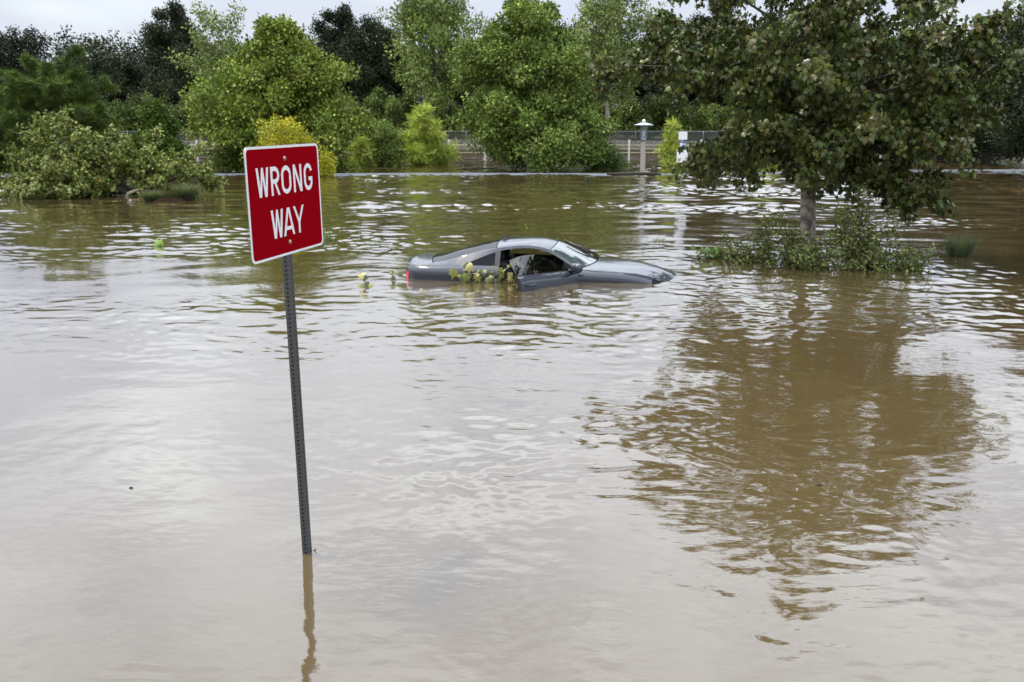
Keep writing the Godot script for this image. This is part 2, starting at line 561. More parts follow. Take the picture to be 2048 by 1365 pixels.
func background() -> void:
	var bright := [Color(0.1496, 0.2024, 0.0286), Color(0.0968, 0.1414, 0.0220), Color(0.2085, 0.2422, 0.0473)]
	var mid := [Color(0.1386, 0.1949, 0.0390), Color(0.1869, 0.2432, 0.0530), Color(0.1113, 0.1549, 0.0360)]
	var dark := [Color(0.0132, 0.0211, 0.0077), Color(0.0185, 0.0277, 0.0105), Color(0.0112, 0.0172, 0.0077)]
	var oak := [Color(0.0247, 0.0343, 0.0123), Color(0.0320, 0.0404, 0.0162), Color(0.0185, 0.0281, 0.0101)]
	var pine := [Color(0.0672, 0.1080, 0.0208), Color(0.0867, 0.1241, 0.0184), Color(0.0570, 0.0867, 0.0208)]
	var airy := [Color(0.154, 0.199, 0.055), Color(0.103, 0.149, 0.040), Color(0.206, 0.240, 0.072)]
	var lime := [Color(0.344, 0.416, 0.062), Color(0.243, 0.332, 0.053), Color(0.424, 0.449, 0.106)]
	var gold := [Color(0.4518, 0.4047, 0.0264), Color(0.3663, 0.3468, 0.0264), Color(0.2700, 0.2888, 0.0348)]
	var cone := [[0.0, 0.95], [0.2, 1.0], [0.5, 0.72], [0.8, 0.38], [1.0, 0.1]]
	var round_ := [[0.0, 0.7], [0.3, 1.0], [0.65, 0.9], [0.9, 0.58], [1.0, 0.3]]
	var full := [[0.0, 0.95], [0.3, 1.0], [0.6, 0.92], [0.85, 0.66], [1.0, 0.36]]
	# trees standing in the water beyond the guard rail
	planted("sycamore_tree", "bright green cone-shaped young tree rising behind the WRONG WAY sign", "tree", 566, 50, 36, 158, {profile = cone, limbs = 64, clumps = 4600, even = 0.82, mesh = M.clump, palette = bright, from = 0.03, loose = 0.24, rise = 0.55, size = 1.0, trunk = 0.12})
	planted("sycamore_tree", "wide mid-green tree with a bare trunk beside the lamp post", "tree", 1066, 51, 2, 145, {profile = [[0.0, 0.95], [0.3, 1.0], [0.6, 0.82], [0.85, 0.52], [1.0, 0.22]], limbs = 56, clumps = 4600, mesh = M.clump, palette = mid, from = 0.04, loose = 0.26, rise = 0.5, size = 1.05, trunk = 0.14, bark = M.bark})
	planted("pine_tree", "rounded dark pine behind the fallen leafy branches", "tree", 108, 53, 128, 108, {profile = round_, limbs = 34, clumps = 2600, mesh = M.needles, palette = pine, from = 0.04, loose = 0.17, rise = 0.55, size = 1.35, trunk = 0.11, bark = M.dark_bark})
	planted("pine_tree", "low dark pine partly cut off beside the rounded pine", "tree", 6, 51, 215, 70, {profile = round_, limbs = 22, clumps = 1300, mesh = M.needles, palette = pine, from = 0.02, loose = 0.17, rise = 0.55, size = 1.3, trunk = 0.08, bark = M.dark_bark})
	planted("pine_tree", "slim young pine between the rounded pine and small cone tree", "tree", 205, 54, 200, 28, {profile = cone, limbs = 18, clumps = 500, mesh = M.needles, palette = pine, from = 0.05, loose = 0.3, rise = 0.8, size = 1.2, trunk = 0.05, bark = M.dark_bark})
	planted("leafy_tree", "small cone-shaped green tree behind the right end of the fallen branches", "tree", 318, 47, 200, 55, {profile = cone, limbs = 30, clumps = 1300, mesh = M.clump, palette = [Color(0.05, 0.09, 0.014), Color(0.08, 0.13, 0.02)], from = 0.02, loose = 0.3, rise = 0.6, size = 0.8, trunk = 0.06})
	planted("cypress_tree", "lime green feathery young cypress standing in the floodwater", "tree", 848, 56, 213, 56, {profile = cone, limbs = 30, clumps = 1500, mesh = M.fronds, palette = lime, even = 0.4, from = 0.02, loose = 0.46, rise = 0.7, size = 1.0, trunk = 0.05})
	planted("cypress_tree", "lime green feathery young cypress behind the blue and white sign", "tree", 1345, 53, 238, 28, {profile = cone, limbs = 18, clumps = 420, mesh = M.fronds, palette = lime, even = 0.4, from = 0.02, loose = 0.46, rise = 0.7, size = 0.9, trunk = 0.04})
	planted("cypress_tree", "low lime green cypress half hidden behind the large sycamore", "tree", 1530, 53, 290, 36, {profile = cone, limbs = 18, clumps = 420, mesh = M.fronds, palette = lime, even = 0.4, from = 0.02, loose = 0.46, rise = 0.7, size = 0.9, trunk = 0.04})
	planted("bush", "dark green bush next to the lime green cypress", "bush", 763, 55, 262, 42, {profile = full, limbs = 16, clumps = 520, mesh = M.small, palette = mid, from = 0.02, loose = 0.4, rise = 0.9, size = 1.0, trunk = 0.05})
	planted("bush", "pale green low bush beside the bright green cone-shaped tree", "bush", 722, 54, 276, 26, {profile = full, limbs = 12, clumps = 280, mesh = M.fronds, palette = lime, from = 0.02, loose = 0.4, rise = 0.9, size = 0.8, trunk = 0.03})
	planted("flowering_shrub", "golden yellow flowering shrub seen above the WRONG WAY sign", "shrub", 572, 45, 250, 54, {profile = full, even = 0.4, limbs = 30, clumps = 520, mesh = M.small, palette = gold, from = 0.25, loose = 0.35, rise = 0.6, size = 0.75, trunk = 0.04})
	planted("flowering_shrub", "golden yellow shrub at the right edge of the WRONG WAY sign", "shrub", 650, 45, 305, 15, {profile = full, even = 0.4, limbs = 12, clumps = 110, mesh = M.small, palette = gold, from = 0.25, loose = 0.35, rise = 0.6, size = 0.75, trunk = 0.03})
	broken_limb()
	# the wood behind
	planted("bare_topped_tree", "dark tree with bare twigs in its thin crown", "tree", 35, 95, 88, 76, {profile = round_, limbs = 34, clumps = 900, mesh = M.wide, palette = dark, from = 0.25, loose = 0.28, rise = 0.9, size = 0.9, trunk = 0.3, bark = M.dark_bark})
	var oaks := [
		[-90, 110, 110, 100, "dark oak behind the low cut-off pine"],
		[110, 112, 152, 75, "dark oak rising behind the rounded pine"],
		[205, 108, 138, 80, "broad dark oak behind the slim young pine"],
		[285, 112, 142, 60, "low dark oak behind the small cone-shaped tree"],
		[352, 120, 12, 62, "tallest dark oak beside the thin pale-trunked tree"],
		[395, 108, 108, 85, "grey-green oak behind the thin pale-trunked tree"],
		[505, 118, 98, 70, "dark oak between the pale-trunked tree and the cone-shaped tree"],
		[600, 112, 125, 80, "dark oak hidden behind the bright cone-shaped tree"],
		[655, 108, 100, 70, "dark oak at the right shoulder of the cone-shaped tree"],
		[692, 120, 14, 62, "tall dark oak standing above the dark green bush"],
		[765, 106, 62, 80, "broad dark oak behind the lime green cypress"],
		[935, 112, 100, 80, "dark oak between the tall airy tree and the wide mid-green tree"],
		[1010, 118, 60, 70, "dark oak behind the wide mid-green tree's left side"],
		[1120, 112, 70, 80, "dark oak behind the wide mid-green tree's right side"],
		[1285, 116, 90, 62, "dark oak rising above the lamp post"],
		[1350, 108, 90, 60, "dark oak above the blue and white sign"],
		[1420, 110, -12, 62, "tall dark oak behind the sycamore's outer left leaves"],
		[1515, 108, 60, 80, "dark oak behind the sycamore's left half"],
		[1610, 112, 40, 80, "dark oak behind the sycamore's trunk"],
		[1715, 106, 70, 80, "dark oak behind the sycamore's right half"],
		[1800, 96, 100, 80, "dark oak next to the dark trees overhanging the water"]]
	for i in oaks.size():
		var k: Array = oaks[i]
		planted("oak_tree", k[4], "tree", k[0], k[1], k[2], k[3], {profile = full, limbs = 34, clumps = 1400, mesh = M.wide, palette = oak if i % 3 else dark, from = 0.08, loose = 0.34, rise = 0.55, size = 1.15, trunk = 0.32, bark = M.dark_bark, show_limbs = i % 2 == 0}, "dark oaks of the wood behind")
	planted("pale_trunk_tree", "thin yellow-green tree with a pale trunk before the dark wood", "tree", 450, 84, 40, 66, {profile = round_, limbs = 26, clumps = 620, mesh = M.big_airy, palette = airy, from = 0.3, loose = 0.3, rise = 0.9, size = 1.0, trunk = 0.14, bark = M.pale_bark})
	planted("tall_airy_tree", "tall open-crowned green tree left of the wide mid-green tree", "tree", 862, 84, -75, 88, {profile = round_, limbs = 40, clumps = 1500, mesh = M.big_airy, palette = mid + airy, from = 0.25, loose = 0.3, rise = 0.8, size = 1.1, trunk = 0.2, bark = M.bark})
	planted("tall_airy_tree", "tall open-crowned pale tree behind the wide mid-green tree", "tree", 1215, 92, -60, 82, {profile = round_, limbs = 40, clumps = 1250, mesh = M.big_airy, palette = airy, from = 0.25, loose = 0.3, rise = 0.8, size = 1.1, trunk = 0.2, bark = M.pale_bark})
	for k in [[1880, 66, 110, 110, "dark tree overhanging the water behind the large sycamore"], [1975, 58, 70, 100, "dark tree with drooping foliage over the far guard rail"], [2090, 44, -40, 130, "dark tree with a black trunk in front of the guard rail"]]:
		planted("dark_tree", k[4], "tree", k[0], k[1], k[2], k[3], {profile = full, limbs = 36, clumps = 2100, mesh = M.small, palette = dark + oak, from = 0.08 if k[1] > 50 else 0.2, loose = 0.34, rise = 0.5, size = 1.25, trunk = 0.22, bark = M.dark_bark})
	# low bushes along the foot of the wood
	rng.seed = 77
	var spots := []
	for i in 30: spots.append([-60 + i * 74 + rnd(-20, 20), rnd(98, 104), rnd(196, 236), rnd(38, 52)])
	for k in spots:
		planted("undergrowth_bush", "rounded green bush at the foot of the dark wood", "bush", k[0], k[1], k[2], k[3], {profile = full, limbs = 12, clumps = 420, mesh = M.wide, palette = oak + mid, from = 0.02, loose = 0.45, rise = 0.8, size = 0.85, trunk = 0.08, show_limbs = false}, "bushes along the foot of the wood")
	# the far wood, one mass
	rng.seed = 78
	var where := []
	var tints := []
	for i in 9000:
		var x := rnd(-150, 150)
		var d := rnd(125, 160)
		var hgt := 9.0 + 2.5 * sin(x * 0.21) + 1.6 * sin(x * 0.53 + 1.0)
		where.append(turned(Vector3(x, 1.5 + hgt * sqrt(rnd()), -d), rnd(1.3, 2.4)))
		tints.append(tint_of(dark + oak))
	tag(scatter("woodland", M.wide, M.leaf, where, tints, self), "far dark wood closing the view behind the oaks", "wood")
	guard_rail()
	post_and_rail()
	chain_link()
	lamp_post()
	parking_sign()

func broken_limb() -> void:
	rng.seed = 91
	var p := on_level(1120, 338)
	var t := thing("broken_branch", "snapped leafy bough hanging from the wide tree into the water", "branch", p)
	var s := 51.0 / FOCAL
	var path := []
	for k in [[-60, 100], [-10, 78], [35, 58], [70, 45], [100, 18]]: path.append(Vector3(k[0] * s, k[1] * s, rnd(0.0, 0.5)))
	var st := st_new()
	tube(st, path, [0.07, 0.06, 0.05, 0.035, 0.015], 6)
	obj("bough", done(st, true), M.bark, t)
	var where := []
	var tints := []
	for i in 620:
		var k := pow(rnd(), 0.7) * 3.99
		var q: Vector3 = path[int(k)].lerp(path[int(k) + 1], k - int(k)) + ball() * Vector3(0.9, 0.55, 0.9)
		q.y = maxf(q.y - rnd(0, 0.6), 0.03)
		where.append(turned(q, rnd(0.5, 0.9)))
		tints.append(tint_of([Color(0.055, 0.10, 0.022), Color(0.08, 0.12, 0.035)]))
	scatter("foliage", M.clump, M.leaf, where, tints, t)

func guard_rail() -> void:
	# galvanised beam whose upper edge just clears the flood
	var ends := [[-260, 351, 0.06], [-40, 351, 0.07], [180, 350, 0.06], [410, 350, 0.06], [660, 350, 0.07], [900, 349, 0.06], [1130, 349, 0.055], [1330, 349, 0.035], [1500, 348, 0.03], [1640, 345, 0.07], [1850, 343, 0.075], [2060, 342, 0.075], [2300, 341, 0.075]]
	var t := thing("guard_rail", "long galvanised guard rail barely above the floodwater", "guard rail", on_level(1024, 350))
	for i in ends.size() - 1:
		var a: Array = ends[i]
		var b: Array = ends[i + 1]
		var p := on_level(a[0], a[1]) - t.position
		var q := on_level(b[0], b[1]) - t.position
		var dir := (q - p).normalized()
		var side := dir.cross(Vector3.UP).normalized()
		var st := st_new()
		var prof := [[0.03, -0.30], [0.0, -0.24], [0.05, -0.2], [0.05, -0.12], [-0.02, -0.09], [0.05, -0.05], [0.06, -0.015], [0.04, 0.0], [0.0, 0.0], [-0.04, -0.1], [-0.02, -0.28]]
		var np := prof.size()
		p += dir * 0.02
		for k in np:
			var c0: Array = prof[k]
			var c1: Array = prof[(k + 1) % np]
			quad(st, p - side * c0[0] + Vector3.UP * (c0[1] + a[2]), q - side * c0[0] + Vector3.UP * (c0[1] + b[2]), q - side * c1[0] + Vector3.UP * (c1[1] + b[2]), p - side * c1[0] + Vector3.UP * (c1[1] + a[2]))
		obj("rail", done(st), M.galvanised, t)
		var pm := bevel_box(Vector3(0.12, 1.1, 0.14), 0.01)
		for k in 3:
			var o := obj("post", pm, M.galvanised, t)
			o.position = p.lerp(q, (k + 0.5) / 3.0) + side * 0.13 + Vector3(0, -0.5, 0)
	rng.seed = 5
	var lp := on_level(1267, 350)
	var log_ := thing("floating_log", "dark wet log lodged against the rail below the lamp post", "log", lp + Vector3(0, 0.04, 0.14))
	var st2 := st_new()
	tube(st2, [Vector3(-1.25, 0.02, 0), Vector3(-0.6, 0.0, 0.03), Vector3(0, 0.015, -0.02), Vector3(0.7, 0.02, 0.02), Vector3(1.25, 0.0, 0)], [0.05, 0.085, 0.09, 0.08, 0.06], 9)
	obj("wood", done(st2, true), M.dark_bark, log_)

func post_and_rail() -> void:
	var d := 73.0
	var t := thing("rail_fence", "weathered pale post-and-rail fence at the far edge of the flood", "fence", at_depth(960, 300, d) * Vector3(1, 0, 1))
	var x0 := at_depth(330, 300, d).x - t.position.x
	var bay := at_depth(1330, 300, d).x - at_depth(1258, 300, d).x
	var phase := at_depth(1258, 300, d).x - t.position.x
	var n0 := int(floor((x0 - phase) / bay))
	var y0 := -0.35
	var pm := bevel_box(Vector3(0.14, 1.5, 0.14), 0.015)
	var wood := textured(mat(lin(0.3, 0.285, 0.26), 0.9), noise_tex(256, 0.03, 41, 4, ramp(Color(0.5, 0.47, 0.44), Color(1, 1, 1))), 0.9)
	var pale := mat(lin(0.5, 0.48, 0.45), 0.8)
	var brown := textured(mat(lin(0.15, 0.11, 0.075), 0.95), noise_tex(256, 0.03, 42, 4, ramp(Color(0.6, 0.6, 0.6), Color(1, 1, 1))), 0.9)
	var top := bevel_box(Vector3(bay - 0.02, 0.2, 0.06), 0.01)
	var low := bevel_box(Vector3(bay - 0.02, 0.21, 0.05), 0.01)
	for i in 26:
		var x := phase + (n0 + i) * bay
		obj("post", pm, pale, t).position = Vector3(x, y0 + 0.62, 0.06)
		obj("rail", top, wood, t).position = Vector3(x + bay / 2, y0 + 1.18, 0)
		obj("rail", low, wood, t).position = Vector3(x + bay / 2, y0 + 0.86, 0)
		obj("rail", low, brown, t).position = Vector3(x + bay / 2, y0 + 0.6, 0)
		obj("rail", low, brown, t).position = Vector3(x + bay / 2, y0 + 0.34, 0)

func chain_link() -> void:
	var d := 92.0
	var t := thing("wire_fence", "dark chain-link fence between the rail fence and the wood", "fence", at_depth(1000, 282, d) * Vector3(1, 0, 1) + Vector3(0, 0.3, 0))
	var wire := mat(lin(0.05, 0.055, 0.05), 0.6, 0.3)
	var L := 46.0
	var st := st_new()
	tube(st, [Vector3(-L, 1.05, 0), Vector3(L, 1.05, 0)], [0.025, 0.025], 6)
	obj("top_rail", done(st), M.galvanised, t)
	st = st_new()
	tube(st, [Vector3(0, 0, 0), Vector3(0, 1.1, 0)], [0.035, 0.035], 6)
	var pm := done(st)
	for i in 31: obj("post", pm, M.galvanised, t).position = Vector3(-L + i * L / 15.0, 0, 0.04)
	st = st_new()
	var w := 0.02
	var n := int(2 * L / 0.09)
	for i in n:
		var x := -L + i * 0.09
		for sg in [-1.0, 1.0]:
			quad(st, Vector3(x - w, 0, 0.005 * sg), Vector3(x - w + sg * 0.5, 1.03, 0.005 * sg), Vector3(x + w + sg * 0.5, 1.03, 0.005 * sg), Vector3(x + w, 0, 0.005 * sg))
	obj("wire_mesh", done(st), wire, t).set_meta("kind", "stuff")

func lamp_post() -> void:
	var p := on_level(1285, 347)
	var t := thing("lamp_post", "beige lamp post with a lantern under a wide disc cap", "street lamp", p)
	var metal := mat(lin(0.22, 0.26, 0.32), 0.4, 0.4)
	var st := st_new()
	var c := 0.30
	for seg in [[-1.0, c * 0.5, 1.52, c * 0.36]]:
		var q := []
		for k in 8:
			var a := TAU * (k + 0.5) / 8.0
			q.append(Vector2(cos(a), sin(a)))
		for k in 8:
			var u: Vector2 = q[k]
			var v: Vector2 = q[(k + 1) % 8]
			quad(st, Vector3(u.x * seg[1], seg[0], u.y * seg[1]), Vector3(u.x * seg[3], seg[2], u.y * seg[3]), Vector3(v.x * seg[3], seg[2], v.y * seg[3]), Vector3(v.x * seg[1], seg[0], v.y * seg[1]))
	obj("post", done(st), M.concrete, t)
	var lan := obj("lantern", lathe([[0.0, 1.5], [0.13, 1.5], [0.14, 1.62], [0.12, 1.64], [0.10, 1.66]]), metal, t)
	obj("lantern_ring", lathe([[0.16, 2.12], [0.19, 2.14], [0.19, 2.2], [0.1, 2.26]]), metal, lan)
	var bar := bevel_box(Vector3(0.025, 0.52, 0.025), 0.004)
	for k in 6:
		var b := obj("bar", bar, metal, lan)
		var a := TAU * k / 6.0 + 0.2
		b.position = Vector3(cos(a) * 0.155, 1.89, sin(a) * 0.155)
	var glass := mat(Color(0.75, 0.78, 0.8, 0.25), 0.1)
	glass.transparency = BaseMaterial3D.TRANSPARENCY_ALPHA
	obj("glass", lathe([[0.10, 1.66], [0.13, 2.12]]), glass, lan)
	obj("bulb", lathe([[0.0, 1.68], [0.05, 1.7], [0.05, 1.95], [0.0, 2.0]]), mat(lin(0.6, 0.6, 0.58), 0.4), lan)
	obj("cap", lathe([[0.0, 2.2], [0.45, 2.225], [0.47, 2.24], [0.45, 2.255], [0.3, 2.29], [0.14, 2.34], [0.05, 2.37], [0.0, 2.375]], 36), mat(lin(0.3, 0.33, 0.38), 0.4, 0.2), t)
	obj("finial", lathe([[0.04, 2.36], [0.075, 2.39], [0.085, 2.43], [0.06, 2.48], [0.0, 2.5]]), M.white, t)

func parking_sign() -> void:
	var p := on_level(1362, 372)
	var t := thing("parking_sign", "thin post with white and blue sign panels in the floodwater", "sign", p, 0.12)
	var s := p.length() / FOCAL * 1.0
	var st := st_new()
	tube(st, [Vector3(0, -0.9, 0), Vector3(0, 105 * s, 0)], [0.022, 0.022], 8)
	obj("post", done(st, true), M.galvanised, t)
	var blue := mat(lin(0.03, 0.09, 0.32), 0.5)
	for k in [[96, 20, 15, "top_panel", M.white], [78, 14, 13, "panel", blue], [57, 26, 24, "panel", M.white]]:
		var o := obj(k[3], bevel_box(Vector3(k[1] * s * 0.85, k[2] * s, 0.012), 0.003), k[4], t)
		o.position = Vector3(0, k[0] * s, 0.035)
		if k[4] == blue:
			var wh := obj("stripe", bevel_box(Vector3(5 * s, 9 * s, 0.004), 0.001), M.white, o)
			wh.position = Vector3(-2.5 * s, 0, 0.009)
			obj("stripe", bevel_box(Vector3(3 * s, 3 * s, 0.004), 0.001), M.white, o).position = Vector3(3.5 * s, 2 * s, 0.009)

# ---------------------------------------------------------------- the WRONG WAY sign
func make_sign() -> void:
	var c := Vector3(-1.267, EYE.y - 0.455, -5.638)
	var t := thing("traffic_sign", "red WRONG WAY sign on a perforated steel post in the floodwater", "sign", c)
	t.basis = Basis(Vector3.UP, deg_to_rad(76.71)) * Basis(Vector3.RIGHT, deg_to_rad(-1.14))
	# square tube with a row of real holes down each face
	var st := st_new()
	var a := 0.0222
	var hole := 0.0056
	var y0 := -2.95
	for f in 4:
		var b := Basis(Vector3.UP, f * PI / 2)
		for i in 128:
			var y := y0 + (i + 0.5) * 0.0254
			var oc := []
			var sq := []
			for k in 8:
				var an := TAU * k / 8.0
				oc.append(Vector3(cos(an) * hole, y + sin(an) * hole, a))
				var m := maxf(absf(cos(an)), absf(sin(an)))
				sq.append(Vector3(cos(an) / m * (a - 0.0025), y + sin(an) / m * 0.0127, a))
			for k in 8:
				var k2 := (k + 1) % 8
				quad(st, b * oc[k], b * oc[k2], b * sq[k2], b * sq[k])
		# rounded corner between this face and the next
		var yl := Vector3(0, y0, 0)
		var yh := Vector3(0, y0 + 128 * 0.0254, 0)
		var prev := Vector3(a - 0.0025, 0, a)
		for k in range(1, 4):
			var an := PI / 2 * k / 3.0
			var nx := Vector3(a - 0.0025 + 0.0025 * sin(an), 0, a - 0.0025 + 0.0025 * cos(an))
			quad(st, b * (prev + yl), b * (nx + yl), b * (nx + yh), b * (prev + yh))
			prev = nx
	var steel := textured(mat(lin(0.19, 0.195, 0.2), 0.42, 0.85), noise_tex(512, 0.03, 51, 4, ramp(Color(0.55, 0.55, 0.56), Color(1, 1, 1))), 7.0)
	var post := obj("post", done(st), steel, t)
	post.position = Vector3(0, 0, -a - 0.0016)
	# panel: white sheet with rounded corners, red field on it
	var alu := mat(lin(0.45, 0.46, 0.47), 0.4, 0.6)
	obj("panel", rounded_sheet(0.914, 0.61, 0.038, 0.0025, -0.0013), alu, t)
	var sheet := noise_tex(256, 0.05, 52, 3, ramp(Color(0.84, 0.84, 0.84), Color(1, 1, 1)))
	var white := textured(mat(lin(0.74, 0.75, 0.77), 0.42), sheet, 6.0)
	var red := textured(mat(lin(0.24, 0.0008, 0.005), 0.6), sheet, 6.0)
	red.metallic_specular = 0.05
	obj("border", rounded_sheet(0.912, 0.608, 0.037, 0.0006, 0.0004), white, t)
	obj("red_field", rounded_sheet(0.878, 0.582, 0.026, 0.0004, 0.0010), red, t)
	var z := 0.0016
	var hgt := 0.156
	for k in [["W", -0.349, 0.142, 0.037], ["R", -0.184, 0.104, 0.037], ["O", -0.056, 0.122, 0.037], ["N", 0.095, 0.111, 0.037], ["G", 0.236, 0.113, 0.037], ["W", -0.21, 0.144, -0.197], ["A", -0.068, 0.140, -0.197], ["Y", 0.067, 0.139, -0.197]]:
		var o := obj("letter", letter(k[0], k[2], hgt), white, t)
		o.position = Vector3(k[1], k[3], z)
	var bolt_m := mat(lin(0.30, 0.29, 0.26), 0.45, 0.8)
	for y in [0.232, -0.235]:
		var w := obj("bolt", lathe([[0.0135, 0.0], [0.0135, 0.0018], [0.008, 0.002], [0.008, 0.007], [0.0065, 0.008], [0.0, 0.008]], 20), bolt_m, t)
		w.rotation.x = PI / 2
		w.position = Vector3(-0.002, y, 0.0016)
	# flotsam caught at the waterline
	var bw := on_level(622, 1103)
	var f := thing("caught_debris", "small dark twig caught on the sign post at the waterline", "twig", bw + Vector3(0.015, -0.01, -0.02))
	st = st_new()
	tube(st, [Vector3(-0.02, 0.0, 0), Vector3(0.008, 0.012, 0.01), Vector3(0.016, 0.026, 0.012)], [0.003, 0.004, 0.001], 6)
	tube(st, [Vector3(-0.01, 0.004, 0.01), Vector3(0.016, 0.004, 0.015)], [0.003, 0.001], 5)
	obj("twig", done(st, true), M.dark_bark, f)

func rounded_sheet(w: float, h: float, r: float, thick: float, z: float) -> ArrayMesh:
	var st := st_new()
	var o := []
	for q in 4:
		var cx := (w / 2 - r) * (1 if q in [0, 3] else -1)
		var cy := (h / 2 - r) * (1 if q in [0, 1] else -1)
		for k in 7:
			var a := PI / 2 * (q + k / 6.0)
			o.append(Vector3(cx + cos(a) * r, cy + sin(a) * r, z))
	var n := o.size()
	var f := Vector3(0, 0, thick / 2)
	for i in n:
		var j := (i + 1) % n
		tri(st, Vector3(0, 0, z) + f, o[j] + f, o[i] + f)
		tri(st, Vector3(0, 0, z) - f, o[i] - f, o[j] - f)
		quad(st, o[i] - f, o[i] + f, o[j] + f, o[j] - f)
	return done(st)

var lz := 0.0
func par(st: SurfaceTool, x0: float, y0: float, x1: float, y1: float, w: float, s: Vector2) -> void:
	lz += 0.00012
	var p := func(x, y): return Vector3(x * s.x, y * s.y, lz)
	quad(st, p.call(x0 - w / 2, y0), p.call(x0 + w / 2, y0), p.call(x1 + w / 2, y1), p.call(x1 - w / 2, y1))

func strip(st: SurfaceTool, pts: Array, w: float, s: Vector2) -> void:     # a bent stroke; w is the stroke's width as a share of the height
	lz += 0.00012
	var n := pts.size()
	var e := []
	for i in n:
		var d: Vector2 = ((pts[mini(i + 1, n - 1)] - pts[maxi(i - 1, 0)]) * s).normalized()
		var nn := Vector2(-d.y, d.x) * w * s.y * 0.5
		var p: Vector2 = pts[i] * s
		e.append([Vector3(p.x + nn.x, p.y + nn.y, lz), Vector3(p.x - nn.x, p.y - nn.y, lz)])
	for i in n - 1: quad(st, e[i][0], e[i + 1][0], e[i + 1][1], e[i][1])

func arc(cx: float, cy: float, rx: float, ry: float, a0: float, a1: float, n := 12) -> Array:
	var o := []
	for i in n + 1:
		var a := deg_to_rad(lerpf(a0, a1, i / float(n)))
		o.append(Vector2(cx + cos(a) * rx, cy + sin(a) * ry))
	return o

func letter(ch: String, w: float, h: float) -> ArrayMesh:     # unit box scaled to w by h; strokes 0.16 of the height
	var st := st_new()
	lz = 0.0
	var s := Vector2(w, h)
	var k := 0.155 * h / w          # the same stroke width measured across
	match ch:
		"W":
			par(st, k * 0.5, 1, 0.27, 0, k, s); par(st, 0.5, 1, 0.30, 0, k * 0.85, s)
			par(st, 0.5, 1, 0.70, 0, k * 0.85, s); par(st, 1 - k * 0.5, 1, 0.73, 0, k, s)
		"R":
			par(st, k * 0.5, 0, k * 0.5, 1, k, s)
			strip(st, [Vector2(k * 0.8, 0.922), Vector2(0.5, 0.922)] + arc(0.5, 0.705, 0.5 - k / 2, 0.217, 88, -88, 14) + [Vector2(0.5, 0.488), Vector2(k * 0.8, 0.488)], 0.155, s)
			par(st, 0.48, 0.46, 1 - k * 0.5, 0, k, s)
		"O":
			var ring := arc(0.5, 0.66, 0.5 - k / 2, 0.262, 0, 180, 18) + arc(0.5, 0.34, 0.5 - k / 2, 0.262, 180, 360, 18)
			ring.append(ring[0]); ring.append(ring[1])
			strip(st, ring, 0.155, s)
		"N":
			par(st, k * 0.5, 0, k * 0.5, 1, k, s); par(st, 1 - k * 0.5, 0, 1 - k * 0.5, 1, k, s)
			par(st, k * 0.55, 1, 1 - k * 0.55, 0, k * 1.1, s)
		"G":
			strip(st, arc(0.5, 0.66, 0.5 - k / 2, 0.262, 12, 180, 16) + arc(0.5, 0.34, 0.5 - k / 2, 0.262, 180, 360, 16) + [Vector2(1 - k / 2, 0.5)], 0.155, s)
			par(st, 0.77, 0.36, 0.77, 0.5, 0.46, s)
		"A":
			par(st, k * 0.5, 0, 0.47, 1, k, s); par(st, 1 - k * 0.5, 0, 0.53, 1, k, s)
			par(st, 0.5, 0.2, 0.5, 0.335, 0.5, s)
		"Y":
			par(st, k * 0.5, 1, 0.5, 0.4, k, s); par(st, 1 - k * 0.5, 1, 0.5, 0.4, k, s)
			par(st, 0.5, 0, 0.5, 0.5, k * 0.95, s)
	return done(st)

# ---------------------------------------------------------------- the car: x runs from tail to nose, y up from the road, +z is the side towards the camera
const WIDE := [[0.0, 0.66], [0.06, 0.76], [0.16, 0.85], [0.4, 0.915], [0.9, 0.95], [1.3, 0.95], [1.8, 0.925], [2.4, 0.915], [2.95, 0.925], [3.5, 0.945], [3.9, 0.945], [4.2, 0.9], [4.45, 0.8], [4.65, 0.64], [4.79, 0.4]]
const SHOULDER := [[0.0, 0.95], [0.1, 0.985], [0.4, 1.0], [0.9, 1.0], [1.3, 1.0], [1.8, 0.985], [2.4, 0.97], [2.95, 0.965], [3.4, 0.955], [3.8, 0.925], [4.1, 0.86], [4.4, 0.77], [4.65, 0.68], [4.79, 0.56]]
const BELT := [[0.0, 0.985], [0.1, 1.02], [0.5, 1.035], [0.9, 1.04], [1.3, 1.035], [1.8, 1.02], [2.4, 1.0], [2.9, 0.995], [3.1, 0.985], [3.4, 0.975], [3.8, 0.945], [4.1, 0.885], [4.4, 0.795], [4.65, 0.70], [4.79, 0.575]]
const INSET := [[0.0, 0.05], [0.4, 0.09], [1.0, 0.09], [2.0, 0.08], [2.9, 0.09], [3.4, 0.12], [4.79, 0.08]]
const EDGE_Y := [[0.0, 0.99], [0.12, 1.035], [0.45, 1.055], [0.7, 1.085], [1.0, 1.165], [1.5, 1.275], [1.85, 1.32], [2.15, 1.325], [2.45, 1.265], [2.7, 1.14], [2.95, 1.005], [3.1, 0.995], [3.4, 0.99], [3.8, 0.965], [4.1, 0.91], [4.4, 0.82], [4.65, 0.715], [4.79, 0.585]]
const EDGE_Z := [[0.0, 0.5], [0.15, 0.66], [0.5, 0.72], [1.0, 0.665], [1.5, 0.615], [2.1, 0.595], [2.45, 0.615], [2.7, 0.675], [2.95, 0.745], [3.2, 0.72], [3.8, 0.66], [4.3, 0.6], [4.65, 0.46], [4.79, 0.28]]
const MID_Y := [[0.0, 1.02], [0.1, 1.065], [0.45, 1.075], [0.62, 1.105], [1.0, 1.215], [1.5, 1.335], [1.85, 1.378], [2.15, 1.385], [2.45, 1.335], [2.7, 1.195], [2.95, 1.045], [3.1, 1.035], [3.4, 1.025], [3.8, 0.995], [4.1, 0.945], [4.4, 0.855], [4.65, 0.74], [4.79, 0.6]]
